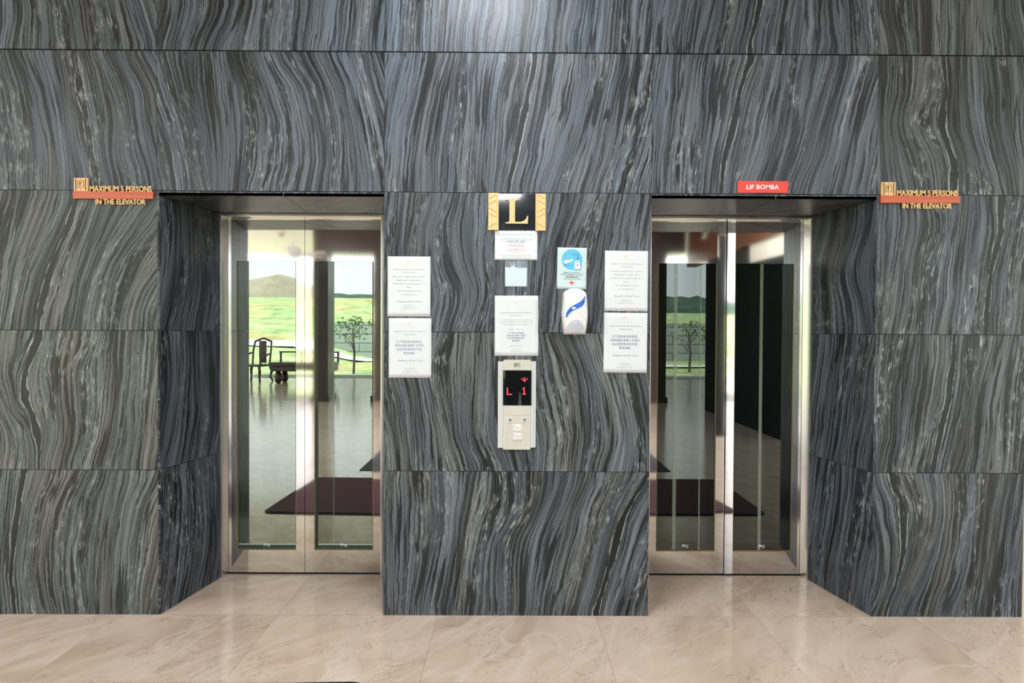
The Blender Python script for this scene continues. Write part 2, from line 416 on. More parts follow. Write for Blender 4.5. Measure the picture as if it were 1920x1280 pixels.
# how the bands run over each slab: for every streamline its x (m) from the slab's top to its bottom
FLOW = {
 'r0c0': [[-2.396,-2.371,-2.388],[-2.223,-2.185,-2.147],[-2.05,-1.999,-1.966],[-1.861,-1.792,-1.733]],
 'r0c1': [[-1.629,-1.634,-1.681],[-1.336,-1.352,-1.44],[-1.188,-1.207,-1.22],[-0.929,-0.937,-0.976],[-0.774,-0.818,-0.831],[-0.631,-0.67,-0.701]],
 'r0c2': [[-0.566,-0.571,-0.579],[-0.366,-0.379,-0.392],[-0.203,-0.239,-0.272],[0.039,0.024,0.006],[0.187,0.162,0.137],[0.335,0.313,0.293],[0.499,0.474,0.449],[0.637,0.617,0.598]],
 'r0c3': [[0.89,0.865,0.84],[1.09,1.058,1.004],[1.255,1.225,1.187],[1.393,1.342,1.328],[1.497,1.488,1.48],[1.575,1.595,1.623],[1.664,1.687,1.71]],
 'r0c4': [[1.863,1.896,1.929],[2.004,2.014,2.023],[2.161,2.178,2.173],[2.299,2.307,2.311],[2.448,2.458,2.487]],
 'r1c0': [[-2.465,-2.42,-2.395,-2.376,-2.359],[-2.388,-2.324,-2.279,-2.254,-2.263],[-2.269,-2.221,-2.193,-2.176,-2.177],[-2.16,-2.14,-2.11,-2.067,-2.047],[-2.018,-1.97,-1.934,-1.935,-1.899],[-1.914,-1.837,-1.799,-1.761,-1.736]],
 'r1c1': [[-1.715,-1.677,-1.631,-1.592,-1.554],[-1.622,-1.578,-1.54,-1.501,-1.468],[-1.5,-1.5,-1.467,-1.454,-1.45],[-1.363,-1.321,-1.296,-1.301,-1.327],[-1.241,-1.189,-1.142,-1.145,-1.189],[-1.137,-1.038,-0.986,-0.963,-0.989],[-0.981,-0.908,-0.862,-0.851,-0.859],[-0.773,-0.721,-0.677,-0.65,-0.627]],
 'r1c2': [[-0.495,-0.534,-0.565,-0.578,-0.59],[-0.41,-0.446,-0.471,-0.499,-0.52],[-0.324,-0.378,-0.409,-0.434,-0.452],[-0.15,-0.159,-0.167,-0.179,-0.191],[-0.001,-0.024,-0.044,-0.054,-0.061],[0.118,0.085,0.047,0.009,-0.024],[0.196,0.169,0.141,0.111,0.08],[0.345,0.32,0.287,0.236,0.185],[0.449,0.424,0.394,0.348,0.297],[0.579,0.541,0.509,0.466,0.42],[0.665,0.643,0.608,0.557,0.519]],
 'r1c3': [[0.892,0.873,0.856,0.839,0.828],[1.015,0.993,0.971,0.949,0.932],[1.187,1.139,1.097,1.059,1.037],[1.328,1.301,1.261,1.219,1.179],[1.44,1.414,1.384,1.342,1.299],[1.563,1.524,1.471,1.42,1.37],[1.642,1.602,1.567,1.525,1.475],[1.78,1.73,1.693,1.661,1.627]],
 'r1c4': [[1.825,1.824,1.816,1.827,1.85],[1.956,1.953,1.913,1.971,2.018],[2.06,2.039,1.989,2.076,2.104],[2.112,2.128,2.11,2.167,2.159],[2.277,2.288,2.314,2.369,2.406],[2.453,2.471,2.487,2.509,2.525]],
 'r2c0': [[-2.408,-2.443,-2.47,-2.492,-2.506],[-2.26,-2.326,-2.392,-2.435,-2.462],[-2.084,-2.131,-2.213,-2.258,-2.298],[-1.995,-2.038,-2.088,-2.133,-2.168],[-1.774,-1.887,-1.981,-2.045,-2.069],[-1.663,-1.767,-1.893,-1.951,-1.973],[-1.554,-1.593,-1.711,-1.829,-1.868]],
 'r3c0': [[-2.525,-2.515,-2.47,-2.393,-2.399],[-2.306,-2.38,-2.397,-2.335,-2.303],[-2.241,-2.286,-2.277,-2.252,-2.289],[-2.144,-2.187,-2.178,-2.168,-2.206],[-2.03,-2.083,-2.097,-2.098,-2.148],[-1.923,-1.932,-1.951,-1.967,-2.023],[-1.801,-1.817,-1.828,-1.844,-1.871],[-1.704,-1.72,-1.739,-1.75,-1.774]],
 'r4c0': [[-2.525,-2.547,-2.558,-2.56,-2.551],[-2.391,-2.426,-2.443,-2.445,-2.43],[-2.295,-2.364,-2.389,-2.398,-2.388],[-2.172,-2.244,-2.279,-2.277,-2.252],[-2.091,-2.165,-2.197,-2.188,-2.168],[-1.992,-2.05,-2.082,-2.088,-2.095],[-1.877,-1.914,-1.936,-1.939,-1.945],[-1.746,-1.815,-1.852,-1.866,-1.88],[-1.636,-1.715,-1.76,-1.795,-1.817]],
 'r2c2': [[-0.564,-0.577,-0.59,-0.602,-0.61],[-0.408,-0.447,-0.472,-0.49,-0.497],[-0.277,-0.316,-0.289,-0.229,-0.275],[-0.134,-0.146,-0.132,-0.119,-0.17],[-0.016,-0.055,-0.08,-0.079,-0.086],[0.114,0.089,0.064,0.051,0.052],[0.208,0.18,0.155,0.143,0.136],[0.326,0.272,0.229,0.201,0.189],[0.415,0.358,0.304,0.287,0.28],[0.506,0.481,0.456,0.431,0.411],[0.676,0.651,0.626,0.602,0.585]],
 'r3c2': [[-0.573,-0.597,-0.562,-0.528,-0.514],[-0.424,-0.458,-0.426,-0.402,-0.412],[-0.333,-0.374,-0.347,-0.294,-0.262],[-0.183,-0.191,-0.195,-0.21,-0.146],[-0.086,-0.086,-0.101,-0.089,-0.02],[0.026,0.019,0.036,0.081,0.095],[0.136,0.161,0.204,0.241,0.232],[0.252,0.329,0.361,0.37,0.348],[0.388,0.439,0.479,0.507,0.464],[0.572,0.604,0.637,0.667,0.682]],
 'r4c2': [[-0.596,-0.603,-0.605,-0.6,-0.594],[-0.469,-0.448,-0.453,-0.468,-0.489],[-0.354,-0.33,-0.35,-0.387,-0.42],[-0.181,-0.209,-0.234,-0.263,-0.283],[0.048,0.038,-0.045,-0.065,-0.062],[0.106,0.096,0.023,0.006,0.007],[0.232,0.188,0.118,0.085,0.075],[0.358,0.304,0.237,0.193,0.168],[0.464,0.404,0.366,0.322,0.284],[0.682,0.583,0.524,0.475,0.421],[0.811,0.728,0.664,0.613,0.574]],
 'r2c4': [[1.81,1.808,1.807,1.81,1.812],[1.884,1.886,1.868,1.849,1.83],[1.947,1.949,1.931,1.907,1.883],[2.023,2.026,2.007,1.981,1.949],[2.089,2.12,2.073,2.049,2.033],[2.178,2.167,2.152,2.133,2.107],[2.309,2.299,2.288,2.276,2.247],[2.375,2.386,2.346,2.336,2.328],[2.457,2.446,2.394,2.381,2.378],[2.577,2.554,2.525,2.502,2.484]],
 'r3c4': [[1.844,1.833,1.825,1.819,1.813],[1.917,1.885,1.867,1.853,1.827],[2.049,2.028,2.009,1.991,1.967],[2.141,2.125,2.107,2.08,2.046],[2.22,2.202,2.181,2.149,2.117],[2.305,2.281,2.255,2.228,2.199],[2.386,2.355,2.334,2.318,2.3],[2.518,2.495,2.477,2.461,2.443]],
 'r4c4': [[1.819,1.874,1.908,1.89,1.831],[1.967,2.012,2.004,1.961,1.897],[2.075,2.094,2.064,2.006,1.937],[2.191,2.197,2.184,2.139,2.086],[2.281,2.279,2.252,2.208,2.152],[2.34,2.34,2.324,2.292,2.253],[2.44,2.409,2.382,2.361,2.343],[2.527,2.504,2.483,2.465,2.452]],
}

# ------------------------------------------------------------------ marble slabs
def interp_at(line, t):
    """x of a streamline at t (0 top, 1 bottom), smooth between its samples"""
    n = len(line) - 1
    s = min(max(t, 0.0), 1.0) * n
    i = min(int(s), n - 1); f = s - i
    p0 = line[max(i - 1, 0)]; p1 = line[i]; p2 = line[i + 1]; p3 = line[min(i + 2, n)]
    return 0.5 * ((2 * p1) + (p2 - p0) * f + (2 * p0 - 5 * p1 + 4 * p2 - p3) * f * f + (3 * p1 - p0 - 3 * p2 + p3) * f ** 3)


def flow_u(lines, x, t):
    if not lines: return x
    xs = [interp_at(l, t) for l in lines]
    ss = [sum(l) / len(l) for l in lines]
    for i in range(1, len(xs)):
        xs[i] = max(xs[i], xs[i - 1] + 0.35 * (ss[i] - ss[i - 1]))
    if x <= xs[0]: return ss[0] + (x - xs[0])
    if x >= xs[-1]: return ss[-1] + (x - xs[-1])
    for i in range(len(xs) - 1):
        if x <= xs[i + 1]:
            f = (x - xs[i]) / (xs[i + 1] - xs[i])
            return ss[i] + f * (ss[i + 1] - ss[i])


class Slabs:
    def __init__(s):
        s.v = []; s.f = []; s.uv = []; s.at = {'seed': [], 'tone': [], 'green': [], 'vein': []}

    def slab(s, P, a0, a1, b0, b1, seed, tone=0.0, green=0.0, vein=50.0, lines=None, nx=18, nz=20, thick=0.012, lean=0.0, N=Vector((0, -1, 0)), clip=None):
        """P(a, b) -> point; a runs sideways, b upwards; the slab's edge is given depth against N"""
        base = len(s.v)
        for j in range(nz + 1):
            for i in range(nx + 1):
                a = a0 + (a1 - a0) * i / nx; b = b0 + (b1 - b0) * j / nz
                s.v.append(P(a, b)); s.uv.append((flow_u(lines, a, 1 - j / nz) if lines else a + lean * b, b))
        for j in range(nz):
            for i in range(nx):
                k = base + j * (nx + 1) + i
                s.f.append((k, k + 1, k + nx + 2, k + nx + 1))
        rim = [base + i for i in range(nx + 1)] + [base + j * (nx + 1) + nx for j in range(1, nz + 1)] \
            + [base + nz * (nx + 1) + i for i in range(nx - 1, -1, -1)] + [base + j * (nx + 1) for j in range(nz - 1, 0, -1)]
        b2 = len(s.v)
        for k in rim:
            s.v.append(Vector(s.v[k]) - N * thick); s.uv.append(s.uv[k])
        m = len(rim)
        for q in range(m):
            s.f.append((rim[(q + 1) % m], rim[q], b2 + q, b2 + (q + 1) % m))
        for key, val in (('seed', seed), ('tone', tone), ('green', green), ('vein', vein)):
            s.at[key] += [val] * (len(s.v) - len(s.at[key]))

    def build(s, name, mat, parent=None):
        me = bpy.data.meshes.new(name)
        me.from_pydata([tuple(v) for v in s.v], [], s.f)
        uvl = me.uv_layers.new(name='flow')
        for lp in me.loops: uvl.data[lp.index].uv = s.uv[lp.vertex_index]
        for k, vals in s.at.items():
            a = me.attributes.new(k, 'FLOAT', 'POINT')
            a.data.foreach_set('value', vals)
        me.materials.append(mat); me.update()
        o = bpy.data.objects.new(name, me); col.objects.link(o)
        if parent: o.parent = parent
        return o


XC = [-2.95, -1.7225, -0.6149, 0.6931, 1.8008, 2.5477]
ZR = [3.6, 2.763, 2.0833, 1.3991, 0.7147, 0.0]
G = 0.0013
sl = Slabs()
front = lambda a, b: Vector((a, 0.0, b))
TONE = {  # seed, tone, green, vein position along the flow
    (0, 0): (1.0, -0.02, 0.0, 50), (0, 1): (2.0, 0.025, 0.0, 50), (0, 2): (3.0, 0.05, 0.0, 50), (0, 3): (4.0, -0.01, 0.0, 1.25), (0, 4): (5.0, -0.065, 0.3, 50),  # top centre slabs painted paler, standing in for the sheen there
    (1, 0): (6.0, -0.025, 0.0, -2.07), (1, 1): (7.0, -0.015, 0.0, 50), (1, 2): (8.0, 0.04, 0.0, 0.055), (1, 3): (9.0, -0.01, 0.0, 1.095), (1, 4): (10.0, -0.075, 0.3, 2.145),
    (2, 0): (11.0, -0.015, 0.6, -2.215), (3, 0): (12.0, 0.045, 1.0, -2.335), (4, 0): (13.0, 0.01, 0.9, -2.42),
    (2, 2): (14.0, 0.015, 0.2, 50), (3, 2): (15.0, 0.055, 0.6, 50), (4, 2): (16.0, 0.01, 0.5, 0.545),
    (2, 4): (17.0, -0.065, 0.3, 2.38), (3, 4): (18.0, -0.075, 0.4, 2.15), (4, 4): (19.0, -0.08, 0.4, 1.92)}  # right-hand slabs painted darker, standing in for weaker light on that side
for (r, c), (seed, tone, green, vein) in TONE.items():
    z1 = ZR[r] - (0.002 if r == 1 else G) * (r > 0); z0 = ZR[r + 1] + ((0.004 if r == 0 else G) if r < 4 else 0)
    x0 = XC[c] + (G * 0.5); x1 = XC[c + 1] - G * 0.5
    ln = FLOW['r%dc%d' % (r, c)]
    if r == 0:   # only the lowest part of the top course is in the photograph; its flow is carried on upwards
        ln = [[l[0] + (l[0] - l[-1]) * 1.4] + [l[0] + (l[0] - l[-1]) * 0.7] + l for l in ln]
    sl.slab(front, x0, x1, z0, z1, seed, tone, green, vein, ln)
for r in range(5):   # further slabs to the left, outside the photograph's frame
    for k in range(3):
        sl.slab(front, XC[0] - 1.25 * (k + 1) + G, XC[0] - 1.25 * k - G, ZR[r + 1] + G, ZR[r] - G, 30 + r * 3 + k, 0, 0.3, 50, None, 8, 4, lean=0.1)
# lintel strips between the joint and the soffit, above each opening
for x0, x1, sd in ((-1.7225, -0.6149, 50.0), (0.6931, 1.8008, 51.0)):
    sl.slab(front, x0 + G, x1 - G, 2.0620, 2.0813, sd, -0.05, 0.2, 50, None, 12, 1, lean=0.0)
# splayed reveals of both recesses, three courses each, and the soffits
D0, D1 = 0.0, 0.4642
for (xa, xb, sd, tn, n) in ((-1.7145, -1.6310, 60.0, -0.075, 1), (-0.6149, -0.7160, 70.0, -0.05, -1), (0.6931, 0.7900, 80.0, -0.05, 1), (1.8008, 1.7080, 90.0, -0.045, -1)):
    L = math.hypot(xb - xa, D1)
    NN = Vector((n * D1, xb - xa, 0)).normalized() if n > 0 else Vector((-D1, xa - xb, 0)).normalized()
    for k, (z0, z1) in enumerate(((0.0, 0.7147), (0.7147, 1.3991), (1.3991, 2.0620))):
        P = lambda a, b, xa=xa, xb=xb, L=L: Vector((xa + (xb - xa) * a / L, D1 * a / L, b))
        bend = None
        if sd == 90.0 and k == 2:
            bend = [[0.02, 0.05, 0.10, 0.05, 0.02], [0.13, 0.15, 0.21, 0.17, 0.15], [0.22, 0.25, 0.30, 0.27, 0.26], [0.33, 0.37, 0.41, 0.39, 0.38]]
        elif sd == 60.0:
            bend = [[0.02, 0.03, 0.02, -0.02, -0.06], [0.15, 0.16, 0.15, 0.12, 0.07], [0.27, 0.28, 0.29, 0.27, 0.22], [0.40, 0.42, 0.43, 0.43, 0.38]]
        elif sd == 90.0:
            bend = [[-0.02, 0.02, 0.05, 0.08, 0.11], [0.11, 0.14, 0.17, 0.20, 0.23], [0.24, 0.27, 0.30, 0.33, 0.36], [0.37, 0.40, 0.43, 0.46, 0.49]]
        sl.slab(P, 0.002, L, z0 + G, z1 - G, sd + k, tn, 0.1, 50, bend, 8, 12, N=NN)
for xa0, xa1, xb0, xb1, sd in ((-1.7145, -0.6149, -1.631, -0.716, 100.0), (0.6931, 1.8008, 0.790, 1.708, 103.0)):
    m = (xa0 + xa1) / 2
    P = lambda a, b, q=(xa0, xa1, xb0, xb1): Vector(((q[0] + (q[2] - q[0]) * b / D1) + ((q[1] + (q[3] - q[1]) * b / D1) - (q[0] + (q[2] - q[0]) * b / D1)) * a, b, 2.062))
    sl.slab(P, 0.0, 0.55, 0.0, D1 + 0.01, sd, 0.0, 0.0, 50, None, 8, 4, lean=1.0, N=Vector((0, 0, -1)))
    sl.slab(P, 0.553, 1.0, 0.0, D1 + 0.01, sd + 1, 0.0, 0.0, 50, None, 8, 4, lean=1.0, N=Vector((0, 0, -1)))
# narrow corner strip at the outer edge of each recess
for x0, x1, sd in ((-1.7205, -1.7155, 110.0),):
    sl.slab(lambda a, b: Vector((a, 0.004, b)), x0, x1, 0.0, 2.0605, sd, 0.02, 0.3, 50, None, 1, 10)
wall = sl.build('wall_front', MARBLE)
tag(wall, 'black and grey wavy veined marble slab wall around two lift openings', 'wall', kind='structure')
# dark backing seen only through the open joints
bm = bmesh.new()
bx(bm, -6.7, -1.728, 0.010, 0.03, 0, 3.6); bx(bm, -0.609, 0.687, 0.010, 0.03, 0, 3.6); bx(bm, 1.807, 2.546, 0.010, 0.03, 0, 3.6)
bx(bm, -1.728, -0.609, 0.010, 0.03, 2.070, 3.6); bx(bm, 0.687, 1.807, 0.010, 0.03, 2.070, 3.6)
for xa, xb, d in ((-1.7145, -1.6310, -1), (-0.6149, -0.7160, 1), (0.6931, 0.7900, -1), (1.8008, 1.7080, 1)):
    vprism(bm, [(xa + d * 0.014, 0.031), (xb + d * 0.014, 0.476), (xb + d * 0.04, 0.476), (xa + d * 0.04, 0.031)], 0.0, 2.09)
bx(bm, -1.728, -0.609, 0.031, 0.476, 2.0755, 2.10); bx(bm, 0.687, 1.807, 0.031, 0.476, 2.0755, 2.10)
tag(obj('wall_backing', bm, BLACKISH, wall), kind='structure')
# pale edge trim at the wall's right-hand end, then a plain wall
CREAM = simple('cream_painted_wall', rgb(214, 208, 192), 0.5, var=0.02, scale=3)
tag(box('trim_1', 2.5485, 2.5625, -0.004, 0.03, 0.0, 3.6, simple('pale_edge_trim', rgb(190, 188, 170), 0.35)), kind='structure')
tag(box('wall_end', 2.5630, 3.62, 0.0, 0.06, 0.0, 3.6, CREAM), kind='structure')

# ------------------------------------------------------------------ floor and ceiling
bm = bmesh.new()
bx(bm, -9.5, 6.0, -14.6, 0.75, -0.12, 0.0)
fl = obj('floor', bm, FLOOR); tag(fl, 'polished cream marble tile floor', 'floor', kind='structure')
CEIL = simple('off_white_ceiling_paint', rgb(228, 230, 236), 0.5, var=0.02, scale=1.5)
bm = bmesh.new(); bx(bm, -9.5, 6.0, -14.6, 0.06, 3.6, 3.75)
tag(obj('ceiling', bm, CEIL), kind='structure')


# ------------------------------------------------------------------ writing
def text_mesh(bm_or_none, lines, depth=0.0, bold=0.0):
    """lines: (string, x centre or left, z baseline, cap height, width or None, align, material index). Returns one bmesh in the x-z plane facing -y."""
    bm = bm_or_none or bmesh.new()
    for s, x, z, h, w, al, mi in lines:
        cu = bpy.data.curves.new('t', 'FONT'); cu.body = s; cu.size = 1.0; cu.resolution_u = 3 if h > 0.01 else 1
        cu.extrude = 0.0; cu.offset = bold
        ob = bpy.data.objects.new('t', cu); col.objects.link(ob)
        dg = bpy.context.evaluated_depsgraph_get()
        me = bpy.data.meshes.new_from_object(ob.evaluated_get(dg))
        bpy.data.objects.remove(ob); bpy.data.curves.remove(cu)
        xs = [v.co.x for v in me.vertices]
        if not xs:
            bpy.data.meshes.remove(me); continue
        x0, x1 = min(xs), max(xs)
        kz = h / 0.70
        kx = (w / (x1 - x0)) if w else kz
        off = x - (x0 + x1) / 2 * kx if al == 'C' else x - x0 * kx
        b2 = bmesh.new(); b2.from_mesh(me); bpy.data.meshes.remove(me)
        if depth:
            r = bmesh.ops.extrude_face_region(b2, geom=b2.faces[:])
            for g in r['geom']:
                if isinstance(g, bmesh.types.BMVert): g.co.z += depth / kz
        vm = {}
        for v in b2.verts:
            vm[v] = bm.verts.new((off + v.co.x * kx, -v.co.z * kz, z + v.co.y * kz))
        for f in b2.faces:
            try:
                nf = bm.faces.new([vm[v] for v in f.verts]); nf.material_index = mi
            except ValueError: pass
        b2.free()
    return bm


def print_on(parent, name, lines, mats, y=-0.0006):
    o = obj(name, text_mesh(None, lines), mats, parent)
    o.location = (0, y, 0)
    return o


# ------------------------------------------------------------------ lift entrances
_t = NT('translucent_edge_film'); _a = _t.n('ShaderNodeBsdfTransparent'); _b = _t.n('ShaderNodeBsdfDiffuse'); _b.inputs[0].default_value = rgb(205, 216, 190)
_m = _t.n('ShaderNodeMixShader'); _m.inputs[0].default_value = 0.17
_t.t.links.new(_a.outputs[0], _m.inputs[1]); _t.t.links.new(_b.outputs[0], _m.inputs[2]); _t.t.links.new(_m.outputs[0], _t.out.inputs[0])
FIN_M = _t.m
def lift(n, xo0, xo1, xl, xr):
    """xo0..xo1 outside of the frame, xl..xr the two leaves; z up to 2.05"""
    d = empty('door_%d' % n, ((xl + xr) / 2, 0.527, 0))
    tag(d, 'glazed stainless steel lift doors, %s' % ('left lift' if n == 1 else 'right lift'), 'lift door', kind='structure')
    cx = (xl + xr) / 2
    L = lambda x: x - cx
    Y = lambda y: y - 0.527
    mid = cx
    # frame: two jambs and a header, each with a narrow bright face
    for s, xo, xi in ((-1, xo0, xl), (1, xo1, xr)):
        bm = bmesh.new()
        e = 0.010 * (1 if s < 0 else -1)
        vprism(bm, [(L(xo), Y(0.4642)), (L(xo + e), Y(0.4642)), (L(xi), Y(0.5225)), (L(xi), Y(0.60)), (L(xo), Y(0.60))], 0.0, 2.0595)
        obj('door_jamb', bm, STEEL_B, d, bevel=0.0008)
    bm = bmesh.new()
    a = [(Y(0.4642), 2.0595), (Y(0.4642), 2.0475), (Y(0.478), 2.0475), (Y(0.478), 2.0455), (Y(0.5225), 2.0400), (Y(0.5255), 2.0400), (Y(0.5255), 2.0595)]
    x0, x1 = L(xo0 + 0.0105), L(xo1 - 0.0105)
    A = [bm.verts.new((x0, y, z)) for y, z in a]; B = [bm.verts.new((x1, y, z)) for y, z in a]
    bm.faces.new(A); bm.faces.new(B[::-1])
    for i in range(len(a)): bm.faces.new([A[i], B[i], B[(i + 1) % len(a)], A[(i + 1) % len(a)]])
    obj('door_header', bm, STEEL_H, d)
    # leaves
    for (a0, a1) in ((xl + 0.001, mid - 0.0012), (mid + 0.0012, xr - 0.001)):
        g0 = (a0 + a1) / 2 - 0.1705; g1 = (a0 + a1) / 2 + 0.1705
        if n == 1: g0, g1 = (a0 + 0.048, a0 + 0.388) if a0 < mid - 0.2 else (a0 + 0.054, a0 + 0.392)
        else: g0, g1 = (a0 + 0.043, a0 + 0.384) if a0 < mid - 0.2 else (a0 + 0.048, a0 + 0.387)
        zb, zt = 0.139, 1.800
        bm = bmesh.new()
        y0, y1 = Y(0.5266), Y(0.5566)
        va = bx(bm, L(a0), L(g0), y0, y1, 0.010, 2.046); vb = bx(bm, L(g1), L(a1), y0, y1, 0.010, 2.046)
        if n == 2:   # the meeting stiles of this lift are a little out of true
            for v in (vb if a0 < mid - 0.2 else va):
                if v.co.y < y0 + 0.001: v.co.y += 0.080 * (v.co.x - (L(g1) if a0 < mid - 0.2 else L(g0)))
        bx(bm, L(g0), L(g1), y0, y1, 0.010, zb); bx(bm, L(g0), L(g1), y0, y1, zt, 2.046)
        leaf = obj('door_leaf', bm, STEEL, d)
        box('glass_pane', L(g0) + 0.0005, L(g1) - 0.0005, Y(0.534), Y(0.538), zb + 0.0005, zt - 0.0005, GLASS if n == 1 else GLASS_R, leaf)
        bm = bmesh.new()
        bx(bm, L(g0), L(g0) + 0.004, Y(0.529), Y(0.5335), zb, zt); bx(bm, L(g1) - 0.004, L(g1), Y(0.529), Y(0.5335), zb, zt)
        bx(bm, L(g0) + 0.004, L(g1) - 0.004, Y(0.529), Y(0.5335), zb, zb + 0.006)
        obj('glazing_gasket', bm, GASKET, leaf)
        if n == 1 and a0 > mid - 0.2:
            box('dark_edge_strip', L(g0) + 0.0042, L(g0) + 0.018, Y(0.530), Y(0.5335), zb + 0.0065, zt - 0.0005, simple('dark_green_rubber', (0.012, 0.020, 0.016), 0.3), leaf)
        FIN = FIN_M
        for fx, fw in {(1, 1): [(-1.009, 0.0035)], (2, 0): [(0.947, 0.020), (1.098, 0.007)], (2, 1): [(1.442, 0.018)]}.get((n, int(a0 > mid - 0.2)), []):
            box('glass_edge_bead', L(fx), L(fx) + fw, Y(0.5305), Y(0.5335), zb + 0.0065, zt - 0.0005, FIN, leaf)
        if n == 1:
            xa = L(g0) + (0.0185 if a0 > mid - 0.2 else 0.0042)
            box('dark_foot_strip', xa, L(g1) - 0.0042, Y(0.530), Y(0.5335), zb + 0.0065, 0.1685, simple('dark_green_foot', (0.030, 0.048, 0.040), 0.3), leaf)
            box('bright_foot_line', xa + 0.004, L(g1) - 0.0042, Y(0.530), Y(0.5335), 0.1690, 0.1735, simple('bright_foot_metal', (0.62, 0.66, 0.58), 0.35), leaf)
        # etched safety marks near the foot of the pane
        gx = (L(g0) + L(g1)) / 2
        bm = bmesh.new()
        for q in range(3):
            bx(bm, gx - 0.018, gx - 0.012, Y(0.5285), Y(0.5297), zb + 0.022 + 0.007 * q, zb + 0.026 + 0.007 * q)
            bx(bm, gx + 0.002, gx + 0.018, Y(0.5285), Y(0.5297), zb + 0.020 + 0.007 * q, zb + 0.0225 + 0.007 * q)
        lathe(bm, [(0.006, Y(0.5285)), (0.006, Y(0.5297))], (gx - 0.006, 0, zb + 0.033), 10, 'Y')
        obj('etched_mark', bm, simple('etched_mark_white', (0.75, 0.78, 0.76), 0.4), leaf)
        # the car's own glazed door, a hand's breadth behind
        bm = bmesh.new()
        yb0, yb1 = Y(0.615), Y(0.640)
        c0, c1 = L(a0) + 0.002, L(a1) - 0.002
        h0, h1 = L(g0) + 0.030, L(g1) - 0.018
        bx(bm, c0, h0, yb0, yb1, 0.012, 2.10); bx(bm, h1, c1, yb0, yb1, 0.012, 2.10)
        bx(bm, h0, h1, yb0, yb1, 0.012, 0.175); bx(bm, h0, h1, yb0, yb1, 1.86, 2.10)
        cd = obj('car_door', bm, simple('dark_green_car_door', (0.022, 0.036, 0.030), 0.25, var=0.1), d)
        box('car_glass_pane', h0 + 0.0005, h1 - 0.0005, Y(0.624), Y(0.628), 0.1755, 1.8595, GLASS_IN, cd)
        bm = bmesh.new()
        bx(bm, h0, h1, Y(0.611), Y(0.6145), 0.170, 0.177)
        bx(bm, h0 - 0.003, h0 + 0.001, Y(0.611), Y(0.6145), 0.170, 1.86)
        obj('car_door_bead', bm, simple('bright_bead', rgb(200, 206, 190), 0.3, 0.6), cd)
    # shaft and car lining behind both leaves
    bm = bmesh.new()
    z1 = 2.3
    bx(bm, L(xo0) - 0.05, L(xo1) + 0.05, Y(2.0), Y(2.05), -0.02, z1)
    bx(bm, L(xo0) - 0.10, L(xo0) - 0.05, Y(0.60), Y(2.05), -0.02, z1); bx(bm, L(xo1) + 0.05, L(xo1) + 0.10, Y(0.60), Y(2.05), -0.02, z1)
    bx(bm, L(xo0) - 0.10, L(xo1) + 0.10, Y(0.60), Y(2.05), z1, z1 + 0.05); bx(bm, L(xo0) - 0.10, L(xo1) + 0.10, Y(0.755), Y(2.05), -0.08, -0.02)
    obj('lift_car', bm, CAB, d)
    bm = bmesh.new()
    bx(bm, L(xo0) + 0.02, L(xo1) - 0.02, Y(1.93), Y(1.96), 0.88, 0.92); bx(bm, L(mid) + 0.05, L(mid) + 0.09, Y(1.93), Y(1.96), 0.0, 2.2)
    obj('car_handrail', bm, STEEL_B, d)
    # masonry returning beside the frame, above and to the sides
    bm = bmesh.new()
    bx(bm, L(xo0) - 0.12, L(xo0) - 0.001, Y(0.478), Y(0.60), 0.0, 2.3); bx(bm, L(xo1) + 0.001, L(xo1) + 0.12, Y(0.478), Y(0.60), 0.0, 2.3)
    bx(bm, L(xo0) - 0.001, L(xo1) + 0.001, Y(0.478), Y(0.60), 2.076, 2.3)
    tag(obj('wall_return', bm, BLACKISH, d), kind='structure')
    box('door_sill', L(xl), L(xr), Y(0.524), Y(0.60), 0.0, 0.004, BLACKISH, d)
    return d


lift(1, -1.6310, -0.7160, -1.6120, -0.7340)
lift(2, 0.7900, 1.7080, 0.8080, 1.6860)

# ------------------------------------------------------------------ occupancy signs (timber letters on a red timber bar)
BRASS = wood_material('honey_timber', rgb(214, 168, 104), rgb(240, 202, 140), 1.0, 0.45, 'Z')
REDWOOD = wood_material('red_stained_timber', rgb(176, 78, 52), rgb(204, 102, 72), 1.0, 0.4, 'X')
SLOT = simple('dark_brown_recess', rgb(84, 50, 24), 0.6)


